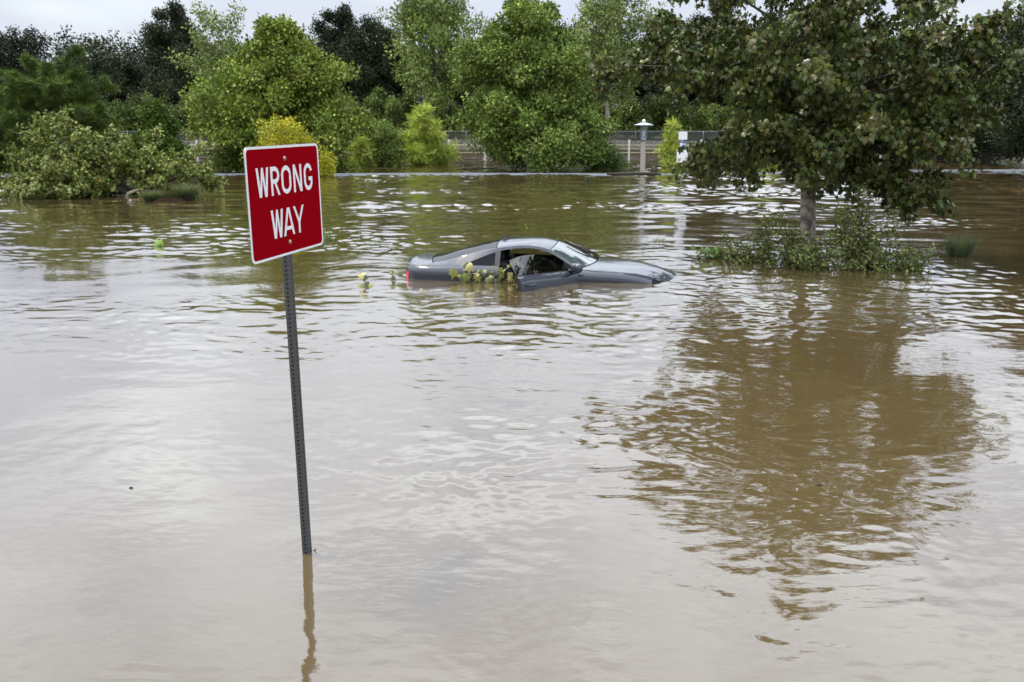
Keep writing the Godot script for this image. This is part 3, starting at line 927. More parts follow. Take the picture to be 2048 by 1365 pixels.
const SHIFT := [[0.0, -0.07], [0.5, -0.1], [1.5, -0.03], [2.0, 0.02], [2.45, 0.1], [2.95, 0.27], [3.3, 0.2], [4.2, 0.1], [4.79, 0.02]]
const SILL := [[1.0, 0.0], [1.04, 0.06], [1.12, 0.3], [1.3, 0.58], [1.5, 0.76], [1.75, 0.86], [2.1, 0.88], [2.4, 0.85], [2.65, 0.76], [2.85, 0.5], [2.92, 0.0]]

func cabin(y: float) -> float:
	return y if y < 1.06 else 1.06 + (y - 1.06) * 1.06

func car_row(t: float, r: int) -> Vector3:
	var w := spl(WIDE, t)
	var sh := spl(SHOULDER, t)
	var b := spl(BELT, t)
	match r:
		0: return Vector3(t, 0.28, w * 0.86)
		1: return Vector3(t, 0.48, w * 0.97)
		2: return Vector3(t, 0.66, w * 0.998)
		3: return Vector3(t, sh - 0.12, w)
		4: return Vector3(t, sh - 0.025, w - 0.022)
	var p5 := Vector3(t, b, w - 0.03 - spl(INSET, t))
	if r == 5: return p5
	var ez := spl(EDGE_Z, t)
	var p7 := Vector3(t, cabin(spl(EDGE_Y, t)), ez)
	if r == 7: return p7
	if r == 6: return p5.lerp(p7, clampf(spl(SILL, t), 0.0, 0.97)) + Vector3(0, 0, 0.012 * sin(PI * clampf(spl(SILL, t), 0, 1)))
	var q: float = [0.72, 0.38, 0.0][r - 8]
	var y := lerpf(cabin(spl(MID_Y, t)), p7.y, q * q)
	return Vector3(t + spl(SHIFT, t) * (1.0 - q * q), y, ez * q)

func car_at(t: float, r: float, side := 1.0) -> Vector3:
	var i := clampi(int(r), 0, 9)
	var p := car_row(t, i).lerp(car_row(t, i + 1), r - i)
	p.z *= side
	return p

func car_patch(st: SurfaceTool, t0: float, t1: float, r0: float, r1: float, side := 1.0, nt := 16, off := 0.0, sub := 2) -> void:
	var rs := [r0]
	var r := floorf(r0) + 1.0
	var prev := r0
	while prev < r1 - 1e-4:
		var nxt := minf(r, r1)
		for k in sub: rs.append(lerpf(prev, nxt, (k + 1.0) / sub))
		prev = nxt
		r += 1.0
	var g := []
	for i in nt + 1:
		var t := lerpf(t0, t1, i / float(nt))
		var line := []
		for q in rs:
			var p := car_at(t, q, side)
			if off != 0.0:
				var du := car_at(t + 0.02, q, side) - car_at(t - 0.02, q, side)
				var dv := car_at(t, minf(q + 0.15, 10.0), side) - car_at(t, maxf(q - 0.15, 0.0), side)
				if dv.length() > 1e-5: p += du.cross(dv).normalized() * off * side
			line.append(p)
		g.append(line)
	for i in nt:
		for j in rs.size() - 1:
			if side > 0: quad(st, g[i][j], g[i][j + 1], g[i + 1][j + 1], g[i + 1][j])
			else: quad(st, g[i][j], g[i + 1][j], g[i + 1][j + 1], g[i][j + 1])

func car_part(called: String, patches: Array, m: Material, parent: Node) -> MeshInstance3D:
	var st := st_new()
	st.set_smooth_group(0)
	for k in patches: car_patch(st, k[0], k[1], k[2], k[3], k[4], k[5], k[6] if k.size() > 6 else 0.0)
	st.index()
	st.generate_normals()
	return obj(called, st.commit(), m, parent)

var car_base: Node3D
func make_car() -> void:
	var yaw := deg_to_rad(-6.0)
	var near := Vector3(sin(yaw), 0, cos(yaw))
	var at := on_level(809, 557) - near * 0.80
	var t := thing("car", "dark grey coupe half sunk in the floodwater with its door open", "car", at + Vector3(0, -0.80, 0), yaw)
	car_base = t
	t.scale = Vector3(0.976, 1, 1)
	var paint := mat(lin(0.022, 0.026, 0.038), 0.35, 0.0)
	paint.metallic_specular = 0.25
	paint.clearcoat_enabled = true
	paint.clearcoat = 1.0
	paint.clearcoat_roughness = 0.02
	var trim := mat(lin(0.012, 0.012, 0.014), 0.5)
	var inside := mat(lin(0.012, 0.012, 0.013), 0.85)
	var tint := mat(Color(0.03, 0.035, 0.04, 0.55), 0.02)
	tint.transparency = BaseMaterial3D.TRANSPARENCY_ALPHA
	tint.metallic_specular = 0.7
	var screen := mat(Color(0.26, 0.31, 0.31, 0.8), 0.02)  # pale base colour stands in for bright sky reflected in the glass
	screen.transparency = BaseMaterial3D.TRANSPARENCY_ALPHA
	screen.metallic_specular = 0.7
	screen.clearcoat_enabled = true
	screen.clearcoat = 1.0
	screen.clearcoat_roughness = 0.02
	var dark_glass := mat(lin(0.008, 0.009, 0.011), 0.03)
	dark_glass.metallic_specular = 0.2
	var D0 := 1.62
	var D1 := 2.94
	var body := [[0.0, D0 - 0.012, 0, 5, 1, 30], [0.0, D0 - 0.012, 0, 5, -1, 30], [D1 + 0.004, 4.79, 0, 7, 1, 36], [D1 + 0.004, 4.79, 0, 7, -1, 36], [0.0, 1.0, 5, 7, 1, 20], [0.0, 1.0, 5, 7, -1, 20], [1.0, D1, 6, 7, 1, 40], [1.0, D1, 6, 7, -1, 40]]
	body += [[4.46, 4.79, 7, 10, 1, 8], [4.46, 4.79, 7, 10, -1, 8]]
	var bd := car_part("body", body, paint, t)
	# rear face
	var st := st_new()
	var ring := []
	for r in 11: ring.append(car_at(0.0, r, 1))
	for r in range(9, -1, -1): ring.append(car_at(0.0, r, -1))
	for i in ring.size(): tri(st, Vector3(-0.09, 0.75, 0), ring[i], ring[(i + 1) % ring.size()])
	obj("rear_panel", done(st), paint, t)
	car_part("trunk_lid", [[0.0, 0.47, 7, 10, 1, 10], [0.0, 0.47, 7, 10, -1, 10]], paint, t)
	car_part("rear_window", [[0.485, 1.54, 7.12, 10, 1, 14], [0.485, 1.54, 7.12, 10, -1, 14]], dark_glass, t)
	car_part("rear_window_frame", [[0.485, 1.54, 7, 7.12, 1, 14], [0.485, 1.54, 7, 7.12, -1, 14]], paint, bd)
	car_part("roof", [[1.552, 2.44, 7, 10, 1, 16], [1.552, 2.44, 7, 10, -1, 16]], paint, t)
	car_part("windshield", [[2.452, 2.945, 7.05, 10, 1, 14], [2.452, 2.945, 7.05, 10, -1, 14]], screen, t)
	car_part("windshield_border", [[2.452, 2.945, 7, 7.05, 1, 14], [2.452, 2.945, 7, 7.05, -1, 14], [2.90, 2.955, 7, 10, 1, 3, -0.012], [2.90, 2.955, 7, 10, -1, 3, -0.012]], trim, t)
	car_part("hood", [[2.97, 4.45, 7.02, 10, 1, 24], [2.97, 4.45, 7.02, 10, -1, 24]], paint, t)
	for s in [1.0, -1.0]:
		car_part("quarter_window", [[1.03, 1.535, 5, 6, s, 14, -0.004]], dark_glass, t)
		car_part("window_trim", [[1.535, D0, 5, 6, s, 3, 0.002]], trim, t)
		car_part("headlight", [[4.14, 4.52, 3.6, 5.4, s, 10, 0.004]], dark_glass, t)  # lamp in dark glass, which also paints the tree reflection on the fender
		car_part("tail_light", [[0.004, 0.07, 2.65, 3.6, s, 4, 0.006]], mat(lin(0.55, 0.03, 0.06), 0.15), t)
	car_part("door", [[D0 + 0.005, D1 - 0.003, 0, 5, -1, 18]], paint, t)
	car_part("door_window", [[D0 + 0.005, 2.91, 5, 6, -1, 18]], tint, t)
	# lining, seats, dashboard, wheel
	car_part("interior_lining", [[0.5, 4.0, 0, 4.9, -1, 14, -0.05], [0.5, D0 - 0.03, 0, 4.9, 1, 10, -0.05], [1.0, 2.46, 7.3, 10, 1, 12, -0.035], [1.0, 2.46, 7.3, 10, -1, 12, -0.035]], inside, t)
	for s in [1.0, -1.0]:
		var seat := obj("seat", bevel_box(Vector3(0.16, 0.72, 0.5), 0.06), inside, t)
		seat.position = Vector3(1.72, 0.72, 0.37 * s)
		seat.rotation.z = 0.28
		obj("headrest", bevel_box(Vector3(0.11, 0.2, 0.28), 0.045), inside, seat).position = Vector3(0.0, 0.46, 0)
	obj("dashboard", bevel_box(Vector3(0.5, 0.25, 1.36), 0.06), inside, t).position = Vector3(2.86, 0.83, 0)
	st = st_new()
	var loop := []
	var rr := []
	for k in 21:
		var a := TAU * k / 20.0
		loop.append(Vector3(0.05 * sin(a), sin(a) * 0.18, cos(a) * 0.18))
		rr.append(0.015)
	tube(st, loop, rr, 6, false)
	obj("steering_wheel", done(st, true), inside, t).position = Vector3(2.45, 0.92, -0.37)
	# the open door turns about its front edge
	var hinge := Vector3(D1, 0, spl(WIDE, D1) - 0.02)
	var door := Node3D.new()
	door.name = "open_door"
	t.add_child(door)
	door.set_meta("label", "front door swung wide open towards the water")
	door.position = hinge
	door.rotation.y = deg_to_rad(49)
	st = st_new()
	st.set_smooth_group(0)
	car_patch(st, D0, D1 - 0.01, 0, 5, 1, 18)
	st.index(); st.generate_normals()
	obj("panel", st.commit(), paint, door).position = -hinge
	st = st_new()
	car_patch(st, D0, D1 - 0.01, 0, 5, 1, 10, -0.09)
	for j in 20:
		var q0 := j * 0.25
		var q1 := q0 + 0.25
		for tt in [D0, D1 - 0.01]:
			var a := car_at(tt, q0)
			var b := car_at(tt, q1)
			quad(st, a, b, b - Vector3(0, 0, 0.09), a - Vector3(0, 0, 0.09))
	for j in 12:
		var ta := lerpf(D0, D1 - 0.01, j / 12.0)
		var tb := lerpf(D0, D1 - 0.01, (j + 1) / 12.0)
		quad(st, car_at(ta, 5), car_at(tb, 5), car_at(tb, 5) - Vector3(0, 0.01, 0.08), car_at(ta, 5) - Vector3(0, 0.01, 0.08))
	obj("lining", done(st), inside, door).position = -hinge
	st = st_new()
	st.set_smooth_group(0)
	car_patch(st, D0 + 0.01, 2.9, 5, 6, 1, 18, -0.02)
	var dg := mat(Color(0.01, 0.012, 0.014, 0.75), 0.02)
	dg.transparency = BaseMaterial3D.TRANSPARENCY_ALPHA
	dg.metallic_specular = 0.8
	obj("window", done(st, true), dg, door).position = -hinge
	st = st_new()
	for j in 14:
		var ta := lerpf(D0, D1 - 0.03, j / 14.0)
		var tb := lerpf(D0, D1 - 0.03, (j + 1) / 14.0)
		var a := car_at(ta, 4.92) + Vector3(0, 0, 0.006)
		var b := car_at(tb, 4.92) + Vector3(0, 0, 0.006)
		quad(st, a, b, b + Vector3(0, 0.018, -0.006), a + Vector3(0, 0.018, -0.006))
	obj("window_seal", done(st), trim, door).position = -hinge
	var hd := obj("handle", bevel_box(Vector3(0.2, 0.035, 0.03), 0.012), paint, door)
	hd.position = car_at(1.82, 3.2) + Vector3(0, 0, 0.025) - hinge
	var mir := obj("mirror", mirror_shell(), paint, door)
	mir.position = Vector3(2.80, 1.05, spl(WIDE, 2.8) + 0.06) - hinge
	obj("mirror_base", bevel_box(Vector3(0.1, 0.04, 0.12), 0.015), trim, door).position = Vector3(2.82, 1.0, spl(WIDE, 2.8) - 0.05) - hinge
	# wipers stand upright on the glass
	for k in [[0, 10.0, -1, 2.56, 2.84], [1, 8.3, -1, 2.53, 2.9]]:
		st = st_new()
		var a := car_at(k[3], k[1], k[2]) + Vector3(0.02, 0.035, 0)
		var b := car_at(k[4], k[1], k[2]) + Vector3(0.02, 0.03, 0)
		tube(st, [a, a.lerp(b, 0.5) + Vector3(0.01, 0.012, 0), b], [0.016, 0.022, 0.016], 6)
		var m := a.lerp(b, 0.5) + Vector3(0.012, 0.03, 0)
		tube(st, [m, car_at(2.955, 9.0 if k[0] == 0 else 8.5, -1) + Vector3(0.03, 0.05, 0), car_at(2.97, 9.0 if k[0] == 0 else 8.5, -1) + Vector3(0.02, 0.0, 0)], [0.016, 0.018, 0.02], 6)
		obj("wiper", done(st, true), trim, t)
	# shark-fin aerial
	st = st_new()
	var fp := car_at(1.62, 10)
	for s in [-1.0, 1.0]:
		var pts := [Vector3(-0.02, 0, 0.035 * s), Vector3(0.16, -0.01, 0.02 * s), Vector3(0.0, 0.075, 0.006 * s), Vector3(-0.03, 0.07, 0.004 * s)]
		quad(st, fp + pts[0], fp + pts[1], fp + pts[2], fp + pts[3])
	quad(st, fp + Vector3(-0.02, 0, 0.035), fp + Vector3(-0.03, 0.07, 0.004), fp + Vector3(-0.03, 0.07, -0.004), fp + Vector3(-0.02, 0, -0.035))
	obj("aerial", done(st), trim, t)
	# wheels, under water
	var tyre := lathe([[0.2, -0.11], [0.31, -0.12], [0.335, -0.08], [0.335, 0.08], [0.31, 0.12], [0.2, 0.11]], 24)
	var rim := lathe([[0.0, 0.07], [0.06, 0.07], [0.19, 0.1], [0.21, 0.11], [0.21, -0.1], [0.0, -0.1]], 20)
	for k in [[1.16, 0.79, 1], [1.16, -0.79, -1], [3.88, 0.79, 1], [3.88, -0.79, -1]]:
		var w := obj("wheel", tyre, trim, t)
		w.position = Vector3(k[0], 0.335, k[1])
		w.rotation.x = PI / 2 * k[2]
		obj("rim", rim, M.galvanised, w)
	car_leaves(t)

func mirror_shell() -> ArrayMesh:
	var st := st_new()
	st.set_smooth_group(0)
	var n := 10
	var m := 16
	for i in n:
		for j in m:
			var p := func(a, b):
				var u: float = PI * a / n
				var v: float = TAU * b / m
				var q := Vector3(cos(u), sin(u) * cos(v), sin(u) * sin(v))
				return Vector3(signf(q.x) * pow(absf(q.x), 0.7) * 0.07, signf(q.y) * pow(absf(q.y), 0.7) * 0.075, signf(q.z) * pow(absf(q.z), 0.6) * 0.11)
			quad(st, p.call(i, j), p.call(i, j + 1), p.call(i + 1, j + 1), p.call(i + 1, j))
	st.index(); st.generate_normals()
	return st.commit()

# ---------------------------------------------------------------- plants near by
func leaf_tones(list: Array, rough := 0.5) -> Array:
	var o := []
	for c in list:
		var m := mat(lin(c.r, c.g, c.b), rough)
		m.backlight_enabled = true
		m.backlight = Color(0.36, 0.4, 0.2)
		m.cull_mode = BaseMaterial3D.CULL_DISABLED
		o.append(m)
	return o

# leaves of one sprig, each a part: [place, size, facing] in the sprig's own axes
func sprig_leaf(t: Node, p: Vector3, s: float, face: Vector3, spin: float, m: Material) -> void:
	var z := face.normalized()
	var x := Vector3.UP.cross(z).normalized()
	var b := Basis(x, z.cross(x), z) * Basis(Vector3(0, 0, 1), spin)
	var o := obj("leaf", M.plane_leaf_b, m, t)
	o.transform = Transform3D(b.scaled_local(Vector3.ONE * s), p)

func car_leaves(car: Node3D) -> void:
	rng.seed = 17
	var inv := car.transform
	var tones := leaf_tones([Color(0.2, 0.19, 0.04), Color(0.3, 0.26, 0.09), Color(0.12, 0.14, 0.025), Color(0.035, 0.055, 0.018)])
	var sprig := func(called, label, stem, leaves):
		var o: Vector3 = inv * stem[0]
		var t := thing(called, label, "branch", o)
		var pts := []
		var rad := []
		for i in stem.size():
			pts.append(inv * stem[i] - o)
			rad.append(0.009 - 0.005 * i / stem.size())
		var st := st_new()
		tube(st, pts, rad, 6)
		obj("stem", done(st, true), M.twig, t)
		for l in leaves:
			sprig_leaf(t, inv * l[0] - o, l[1] * 0.72, Vector3(l[2], l[3], 1), l[4], tones[l[5]])
		for i in 12:
			var s := rnd(0, pts.size() - 1.01)
			var q: Vector3 = pts[int(s)].lerp(pts[int(s) + 1], s - int(s)) + ball() * 0.07 + Vector3(0, 0.0, 0.04)
			sprig_leaf(t, q, rnd(0.3, 0.6), Vector3(rnd(-1, 1), rnd(-0.4, 1), 1), rnd(0, TAU), tones[rng.randi() % 4])
	var y := 0.80
	sprig.call("leafy_twig", "twig with large pale plane leaves against the car's rear quarter", [Vector3(1.0, y - 0.03, 1.0), Vector3(1.05, y + 0.1, 1.01), Vector3(1.25, y + 0.14, 1.03), Vector3(1.5, y + 0.2, 1.03)],
		[[Vector3(0.88, y + 0.19, 1.04), 1.35, -0.2, 0.2, 2.9, 0], [Vector3(1.2, y + 0.26, 1.02), 1.45, 0.2, 0.5, 1.9, 1], [Vector3(1.03, y + 0.25, 1.03), 1.1, -0.2, 0.6, -0.6, 3], [Vector3(1.12, y + 0.13, 1.08), 1.3, 0.1, 0.3, 2.7, 2], [Vector3(1.28, y + 0.12, 1.09), 1.2, 0.4, 0.2, 3.6, 0], [Vector3(1.02, y + 0.08, 1.06), 1.0, -0.5, 0.5, 3.1, 3]])
	sprig.call("leafy_twig", "bent twig with yellowish leaves caught in the open car door", [Vector3(2.0, y + 0.27, 0.98), Vector3(1.85, y + 0.27, 1.02), Vector3(1.68, y + 0.18, 1.05), Vector3(1.55, y + 0.1, 1.05), Vector3(1.45, y + 0.02, 1.06)],
		[[Vector3(1.52, y + 0.16, 1.07), 0.9, -0.3, 0.3, 2.6, 3], [Vector3(1.47, y + 0.08, 1.1), 0.85, 0.1, 0.6, 2.9, 2], [Vector3(1.66, y + 0.24, 1.07), 0.75, 0.2, 0.2, 3.3, 0], [Vector3(1.7, y + 0.15, 1.1), 0.85, 0.3, 0.2, 2.8, 2], [Vector3(1.82, y + 0.17, 1.1), 0.85, -0.2, 0.3, 3.2, 1], [Vector3(1.85, y + 0.1, 1.14), 0.8, 0.2, 0.5, 2.5, 0], [Vector3(1.98, y + 0.06, 1.2), 0.95, 0.3, 0.7, 3.7, 1], [Vector3(1.6, y + 0.07, 1.12), 0.75, 0.0, 0.6, 3.0, 3]])
	# loose sprigs drifting near by
	var drift := func(label, u, v, leaves):
		var p := on_level(u, v)
		var t := thing("drifting_sprig", label, "leaves", p)
		var st := st_new()
		tube(st, [Vector3(0.02, -0.05, 0), Vector3(0, 0.05, 0), Vector3(-0.03, 0.12, 0)], [0.006, 0.005, 0.002], 5)
		obj("stem", done(st, true), M.twig, t)
		for l in leaves: sprig_leaf(t, l[0], l[1], Vector3(l[2], l[3], 1), l[4], tones[l[5]])
	drift.call("drifting sprig of yellow leaves off the car's tail", 731, 572, [[Vector3(-0.02, 0.17, 0), 0.9, -0.3, 0.9, 1.4, 1], [Vector3(0.02, 0.1, 0), 0.7, 0.3, 0.4, 0.6, 3], [Vector3(-0.05, 0.05, 0.05), 0.9, 0, 1.2, 2.6, 2], [Vector3(0.06, 0.03, 0.05), 0.8, 0.2, 1.5, -1.8, 0], [Vector3(0.0, 0.06, 0.02), 0.8, 0.1, 0.8, -2.4, 3]])
	drift.call("two small leaves on a stalk beside the car's tail light", 786, 562, [[Vector3(0.0, 0.13, 0), 0.55, -0.1, 0.3, 1.0, 3], [Vector3(-0.02, 0.12, 0.01), 0.6, 0.5, 0.5, -1.0, 1], [Vector3(0.02, 0.02, 0.0), 0.5, 0.5, 0.1, 0.2, 3]])
	var lime := leaf_tones([Color(0.16, 0.26, 0.03), Color(0.09, 0.18, 0.03)])
	var p2 := on_level(316, 494)
	var t2 := thing("drifting_sprig", "lone bright green sprig upright in the water", "leaves", p2)
	for k in [[Vector3(0, -0.02, 0), 1.2, 0.2, 0.2, 0.2, 0], [Vector3(-0.02, 0.02, 0.01), 1.0, -0.5, 0.4, 0.7, 1], [Vector3(0.04, 0.05, 0), 0.8, 0.6, 0.2, -0.5, 0]]:
		sprig_leaf(t2, k[0], k[1], Vector3(k[2], k[3], 1), k[4], lime[k[5]])
	for k in [[262, 977, "small dark bit of debris drifting on open grey water"], [1638, 972, "dark twig tip poking from the tree's brown reflection"]]:
		var q := on_level(k[0], k[1])
		var t3 := thing("floating_debris", k[2], "debris", q)
		var st := st_new()
		tube(st, [Vector3(-0.018, 0.002, 0), Vector3(0.0, 0.007, 0), Vector3(0.02, 0.004, 0.01)], [0.002, 0.006, 0.002], 5)
		tube(st, [Vector3(0, 0.0, 0), Vector3(0.006, 0.025 if k[0] > 1000 else 0.008, 0)], [0.004, 0.001], 5)
		obj("fragment", done(st, true), M.dark_bark, t3)

func grass_blades(n: int, tall: float, wide: float, spread: float) -> ArrayMesh:
	var st := st_new()
	for i in n:
		var a := rnd(0, TAU)
		var r := sqrt(rnd()) * wide
		var p := Vector3(cos(a) * r, -0.05, sin(a) * r)
		var out := Vector3(cos(a), 0, sin(a)) * spread * rnd(0.2, 1.0) + ball() * 0.1
		var h := tall * rnd(0.55, 1.1)
		var side := Vector3(rnd(-1, 1), 0, rnd(-1, 1)).normalized() * 0.006
		var m := p + out * h * 0.35 + Vector3(0, h * 0.62, 0)
		var e := p + out * h * 1.0 + Vector3(0, h * 0.9, 0)
		quad(st, p - side, m - side * 0.8, m + side * 0.8, p + side)
		tri(st, m - side * 0.8, e, m + side * 0.8)
	return done(st)

func grass(called: String, label: String, u: float, v: float, n: int, tall: float, wide: float, spread: float, c: Color, lean := Vector3.ZERO) -> void:
	rng.seed = int(u * 7 + v)
	var t := thing(called, label, "grass", on_level(u, v))
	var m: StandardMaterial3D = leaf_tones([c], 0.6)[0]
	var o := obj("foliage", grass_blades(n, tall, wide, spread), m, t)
	if lean != Vector3.ZERO: o.basis = Basis(Vector3(1, 0, 0), Vector3(lean.x, 1, lean.z), Vector3(0, 0, 1))

func near_plants() -> void:
	sycamore()
	fallen_branches()
	shrubs()
	var g := Color(0.09, 0.13, 0.06)
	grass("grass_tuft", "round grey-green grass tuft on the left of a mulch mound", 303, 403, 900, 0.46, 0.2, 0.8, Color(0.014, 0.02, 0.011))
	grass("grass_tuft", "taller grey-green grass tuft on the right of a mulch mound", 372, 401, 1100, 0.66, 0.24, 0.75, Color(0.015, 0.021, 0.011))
	rng.seed = 8
	var t := thing("mulch_mound", "dark brown mulch mound between two grass tufts", "mound", on_level(337, 404))
	var st := st_new()
	st.set_smooth_group(0)
	var n := FastNoiseLite.new()
	n.frequency = 3.0
	var pr := func(a, b):
		var r: float = a / 8.0
		var an: float = TAU * b / 28.0
		var h: float = 0.17 * (1.0 - r * r) - 0.05
		var x: float = cos(an) * r * 0.62
		var z: float = sin(an) * r * 0.4
		return Vector3(x, h + 0.12 * n.get_noise_2d(x * 4.0, z * 4.0), z)
	for i in 8:
		for j in 28: quad(st, pr.call(i, j), pr.call(i, j + 1), pr.call(i + 1, j + 1), pr.call(i + 1, j))
	obj("soil", done(st), M.soil, t)
	grass("grass_tuft", "thin green grass blades behind the WRONG WAY sign's edge", 652, 482, 60, 0.34, 0.05, 0.6, Color(0.10, 0.16, 0.07), Vector3(0.3, 0, 0))
	grass("grass_tuft", "sparse flattened grass between the sign and the car", 752, 487, 46, 0.1, 0.16, 0.9, Color(0.11, 0.17, 0.1), Vector3(0.6, 0, 0))
	grass("grass_tuft", "sparse flattened grass beyond the car's hood", 1318, 482, 46, 0.14, 0.12, 0.9, Color(0.10, 0.15, 0.08), Vector3(0.4, 0, 0))
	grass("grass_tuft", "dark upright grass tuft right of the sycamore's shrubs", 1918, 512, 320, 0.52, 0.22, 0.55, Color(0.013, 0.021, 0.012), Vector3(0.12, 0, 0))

func sycamore() -> void:
	rng.seed = 1234
	var base := on_level(1611, 508)
	var t := thing("sycamore_tree", "large sycamore with brown-tinged leaves and a pale trunk in the water", "tree", base + Vector3(0, -0.8, 0))
	var k := base.length() / FOCAL * 1.02                     # metres in a photograph pixel at the tree
	var up := 0.8
	var st := st_new()
	var spine := []
	var rad := []
	for q in [[4, -0.8, 0.18], [1, 0.0, 0.16], [0, 0.5, 0.152], [-3, 1.3, 0.14], [-5, 2.2, 0.125], [-3, 3.2, 0.105], [3, 4.3, 0.085], [6, 5.4, 0.06], [8, 6.4, 0.035], [6, 7.1, 0.012]]:
		spine.append(Vector3(q[0] * k, q[1] + up, 0.05 * sin(q[1] * 2.0)))
		rad.append(q[2])
	tube(st, spine, rad, 12)
	obj("trunk", done(st, true), M.pale_bark, t)
	st = st_new()
	tube(st, [Vector3(0.05, 2.35 - 0.3, 0.12), Vector3(0.22, 1.98, 0.2)], [0.02, 0.012], 5)
	obj("branch_stub", done(st, true), M.dark_bark, t)
	# limbs: end point as [px right of the trunk, height above water, depth], start height
	var ends := []
	for q in [[-385, 3.5, 0.4, 2.8], [-330, 3.95, 0.9, 3.0], [-290, 3.5, 1.4, 2.7], [-235, 1.75, 1.2, 1.9], [-180, 1.8, -1.0, 1.9], [-270, 4.4, -0.6, 3.2], [-250, 4.9, 1.0, 3.6], [-140, 2.4, 2.1, 2.2], [-60, 1.95, 1.9, 1.9], [-170, 5.6, 0.3, 4.2], [-70, 3.4, 2.6, 2.8], [30, 2.6, 2.4, 2.4], [70, 1.6, 1.1, 1.9], [125, 1.2, 0.8, 1.85], [160, 1.15, 1.3, 1.9], [188, 1.65, 0.6, 2.0], [222, 2.2, 1.3, 2.3], [150, 2.1, 2.2, 2.2], [290, 3.0, 0.8, 2.7], [355, 3.7, 0.6, 2.9], [330, 3.2, -0.6, 2.8], [285, 4.1, 1.2, 3.2], [240, 4.7, -0.4, 3.6], [200, 5.4, 0.9, 4.1], [100, 6.2, 0.5, 4.9], [-90, 6.5, -0.4, 5.1], [20, 7.4, 0.2, 5.6], [110, 4.0, 2.3, 3.2], [-150, 3.9, 2.2, 3.0], [-100, 2.2, -2.2, 2.4], [120, 2.6, -2.3, 2.6], [60, 4.6, -2.0, 3.6], [-180, 4.2, -2.0, 3.3], [220, 3.2, -2.0, 2.8], [-60, 5.2, 1.7, 4.0], [80, 5.5, 1.6, 4.2], [-190, 2.9, 1.8, 2.5], [190, 3.2, 1.9, 2.6], [-20, 4.3, 2.4, 3.4], [-300, 3.6, -0.5, 2.8]]:
		ends.append(q)
	var where := []
	var tints := []
	var pal := [Color(0.0440, 0.0622, 0.0133), Color(0.0595, 0.0775, 0.0155), Color(0.0339, 0.0499, 0.0120), Color(0.0849, 0.0959, 0.0197), Color(0.0849, 0.0713, 0.0197), Color(0.0517, 0.0836, 0.0133)]
	for q in ends:
		var sy: float = q[3]
		var i0 := 0
		while i0 < spine.size() - 2 and spine[i0 + 1].y < sy + up: i0 += 1
		var a: Vector3 = spine[i0].lerp(spine[i0 + 1], clampf((sy + up - spine[i0].y) / (spine[i0 + 1].y - spine[i0].y), 0, 1))
		var c := Vector3(q[0] * k, q[1] + up, q[2])
		var reach := a.distance_to(c)
		var sag := 0.22 if q[1] > sy else 0.45
		var b := a.lerp(c, 0.5) + Vector3(0, reach * sag * 0.5, 0) + ball() * 0.15
		var path := []
		for j in 8:
			var s := j / 7.0
			path.append(a.lerp(b, s).lerp(b.lerp(c, s), s))
		st = st_new()
		var r0 := 0.022 + reach * 0.008
		var rr := []
		for j in 8: rr.append(lerpf(r0, 0.006, j / 7.0))
		tube(st, path, rr, 6)
		# twigs, then leaves along them
		var twigs := []
		for j in int(7 + reach * 4.5):
			var s := pow(rnd(0.12, 1.0), 0.75) * 6.99
			var p0: Vector3 = path[int(s)].lerp(path[int(s) + 1], s - int(s))
			var dir := ((c - a).normalized() * 0.5 + ball()).normalized()
			var p2 := p0 + dir * rnd(0.3, 0.75) + Vector3(0, -rnd(0.0, 0.28), 0)
			var p1 := p0.lerp(p2, 0.5) + Vector3(0, 0.06, 0)
			twigs.append([p0, p1, p2])
		obj("limb", done(st, true), M.bark, t)
		for tw in twigs:
			var m := rng.randi_range(40, 58)
			for j in m:
				var s := pow(rnd(), 0.6)
				var p: Vector3 = tw[0].lerp(tw[1], s).lerp(tw[1].lerp(tw[2], s), s) + ball() * 0.17
				var hang := (Vector3(0, -0.8, 0) + ball() * 1.1).normalized()         # leaves hang, tips down and outwards
				var zz := (ball() + Vector3(0, 0.5, 0)).normalized()
				var xx := hang.cross(zz).normalized()
				zz = xx.cross(hang).normalized()
				var sc := rnd(0.7, 1.25)
				where.append(Transform3D(Basis(xx * sc, hang * sc, zz * sc), p))
				var tc := tint_of(pal)
				tints.append(tc)
	# the 300 leaves that stand nearest to the viewer are parts of their own
	var order := range(where.size())
	order.sort_custom(func(i, j): return where[i].origin.z > where[j].origin.z)
	var near := {}
	var tones := leaf_tones([Color(0.0493, 0.0603, 0.0153), Color(0.0654, 0.0723, 0.0187), Color(0.0365, 0.0459, 0.0145), Color(0.0978, 0.0918, 0.0247), Color(0.0901, 0.0646, 0.0213)], 0.4)
	for i in 300:
		near[order[i]] = true
		obj("leaf", M.plane_leaf, tones[i % tones.size()], t).transform = where[order[i]]
	var w2 := []
	var t2 := []
	for i in where.size():
		if not near.has(i):
			w2.append(where[i]); t2.append(tints[i])
	print("sycamore leaves ", where.size())
	scatter("crown", M.plane_leaf, M.gloss_leaf, w2, t2, t)

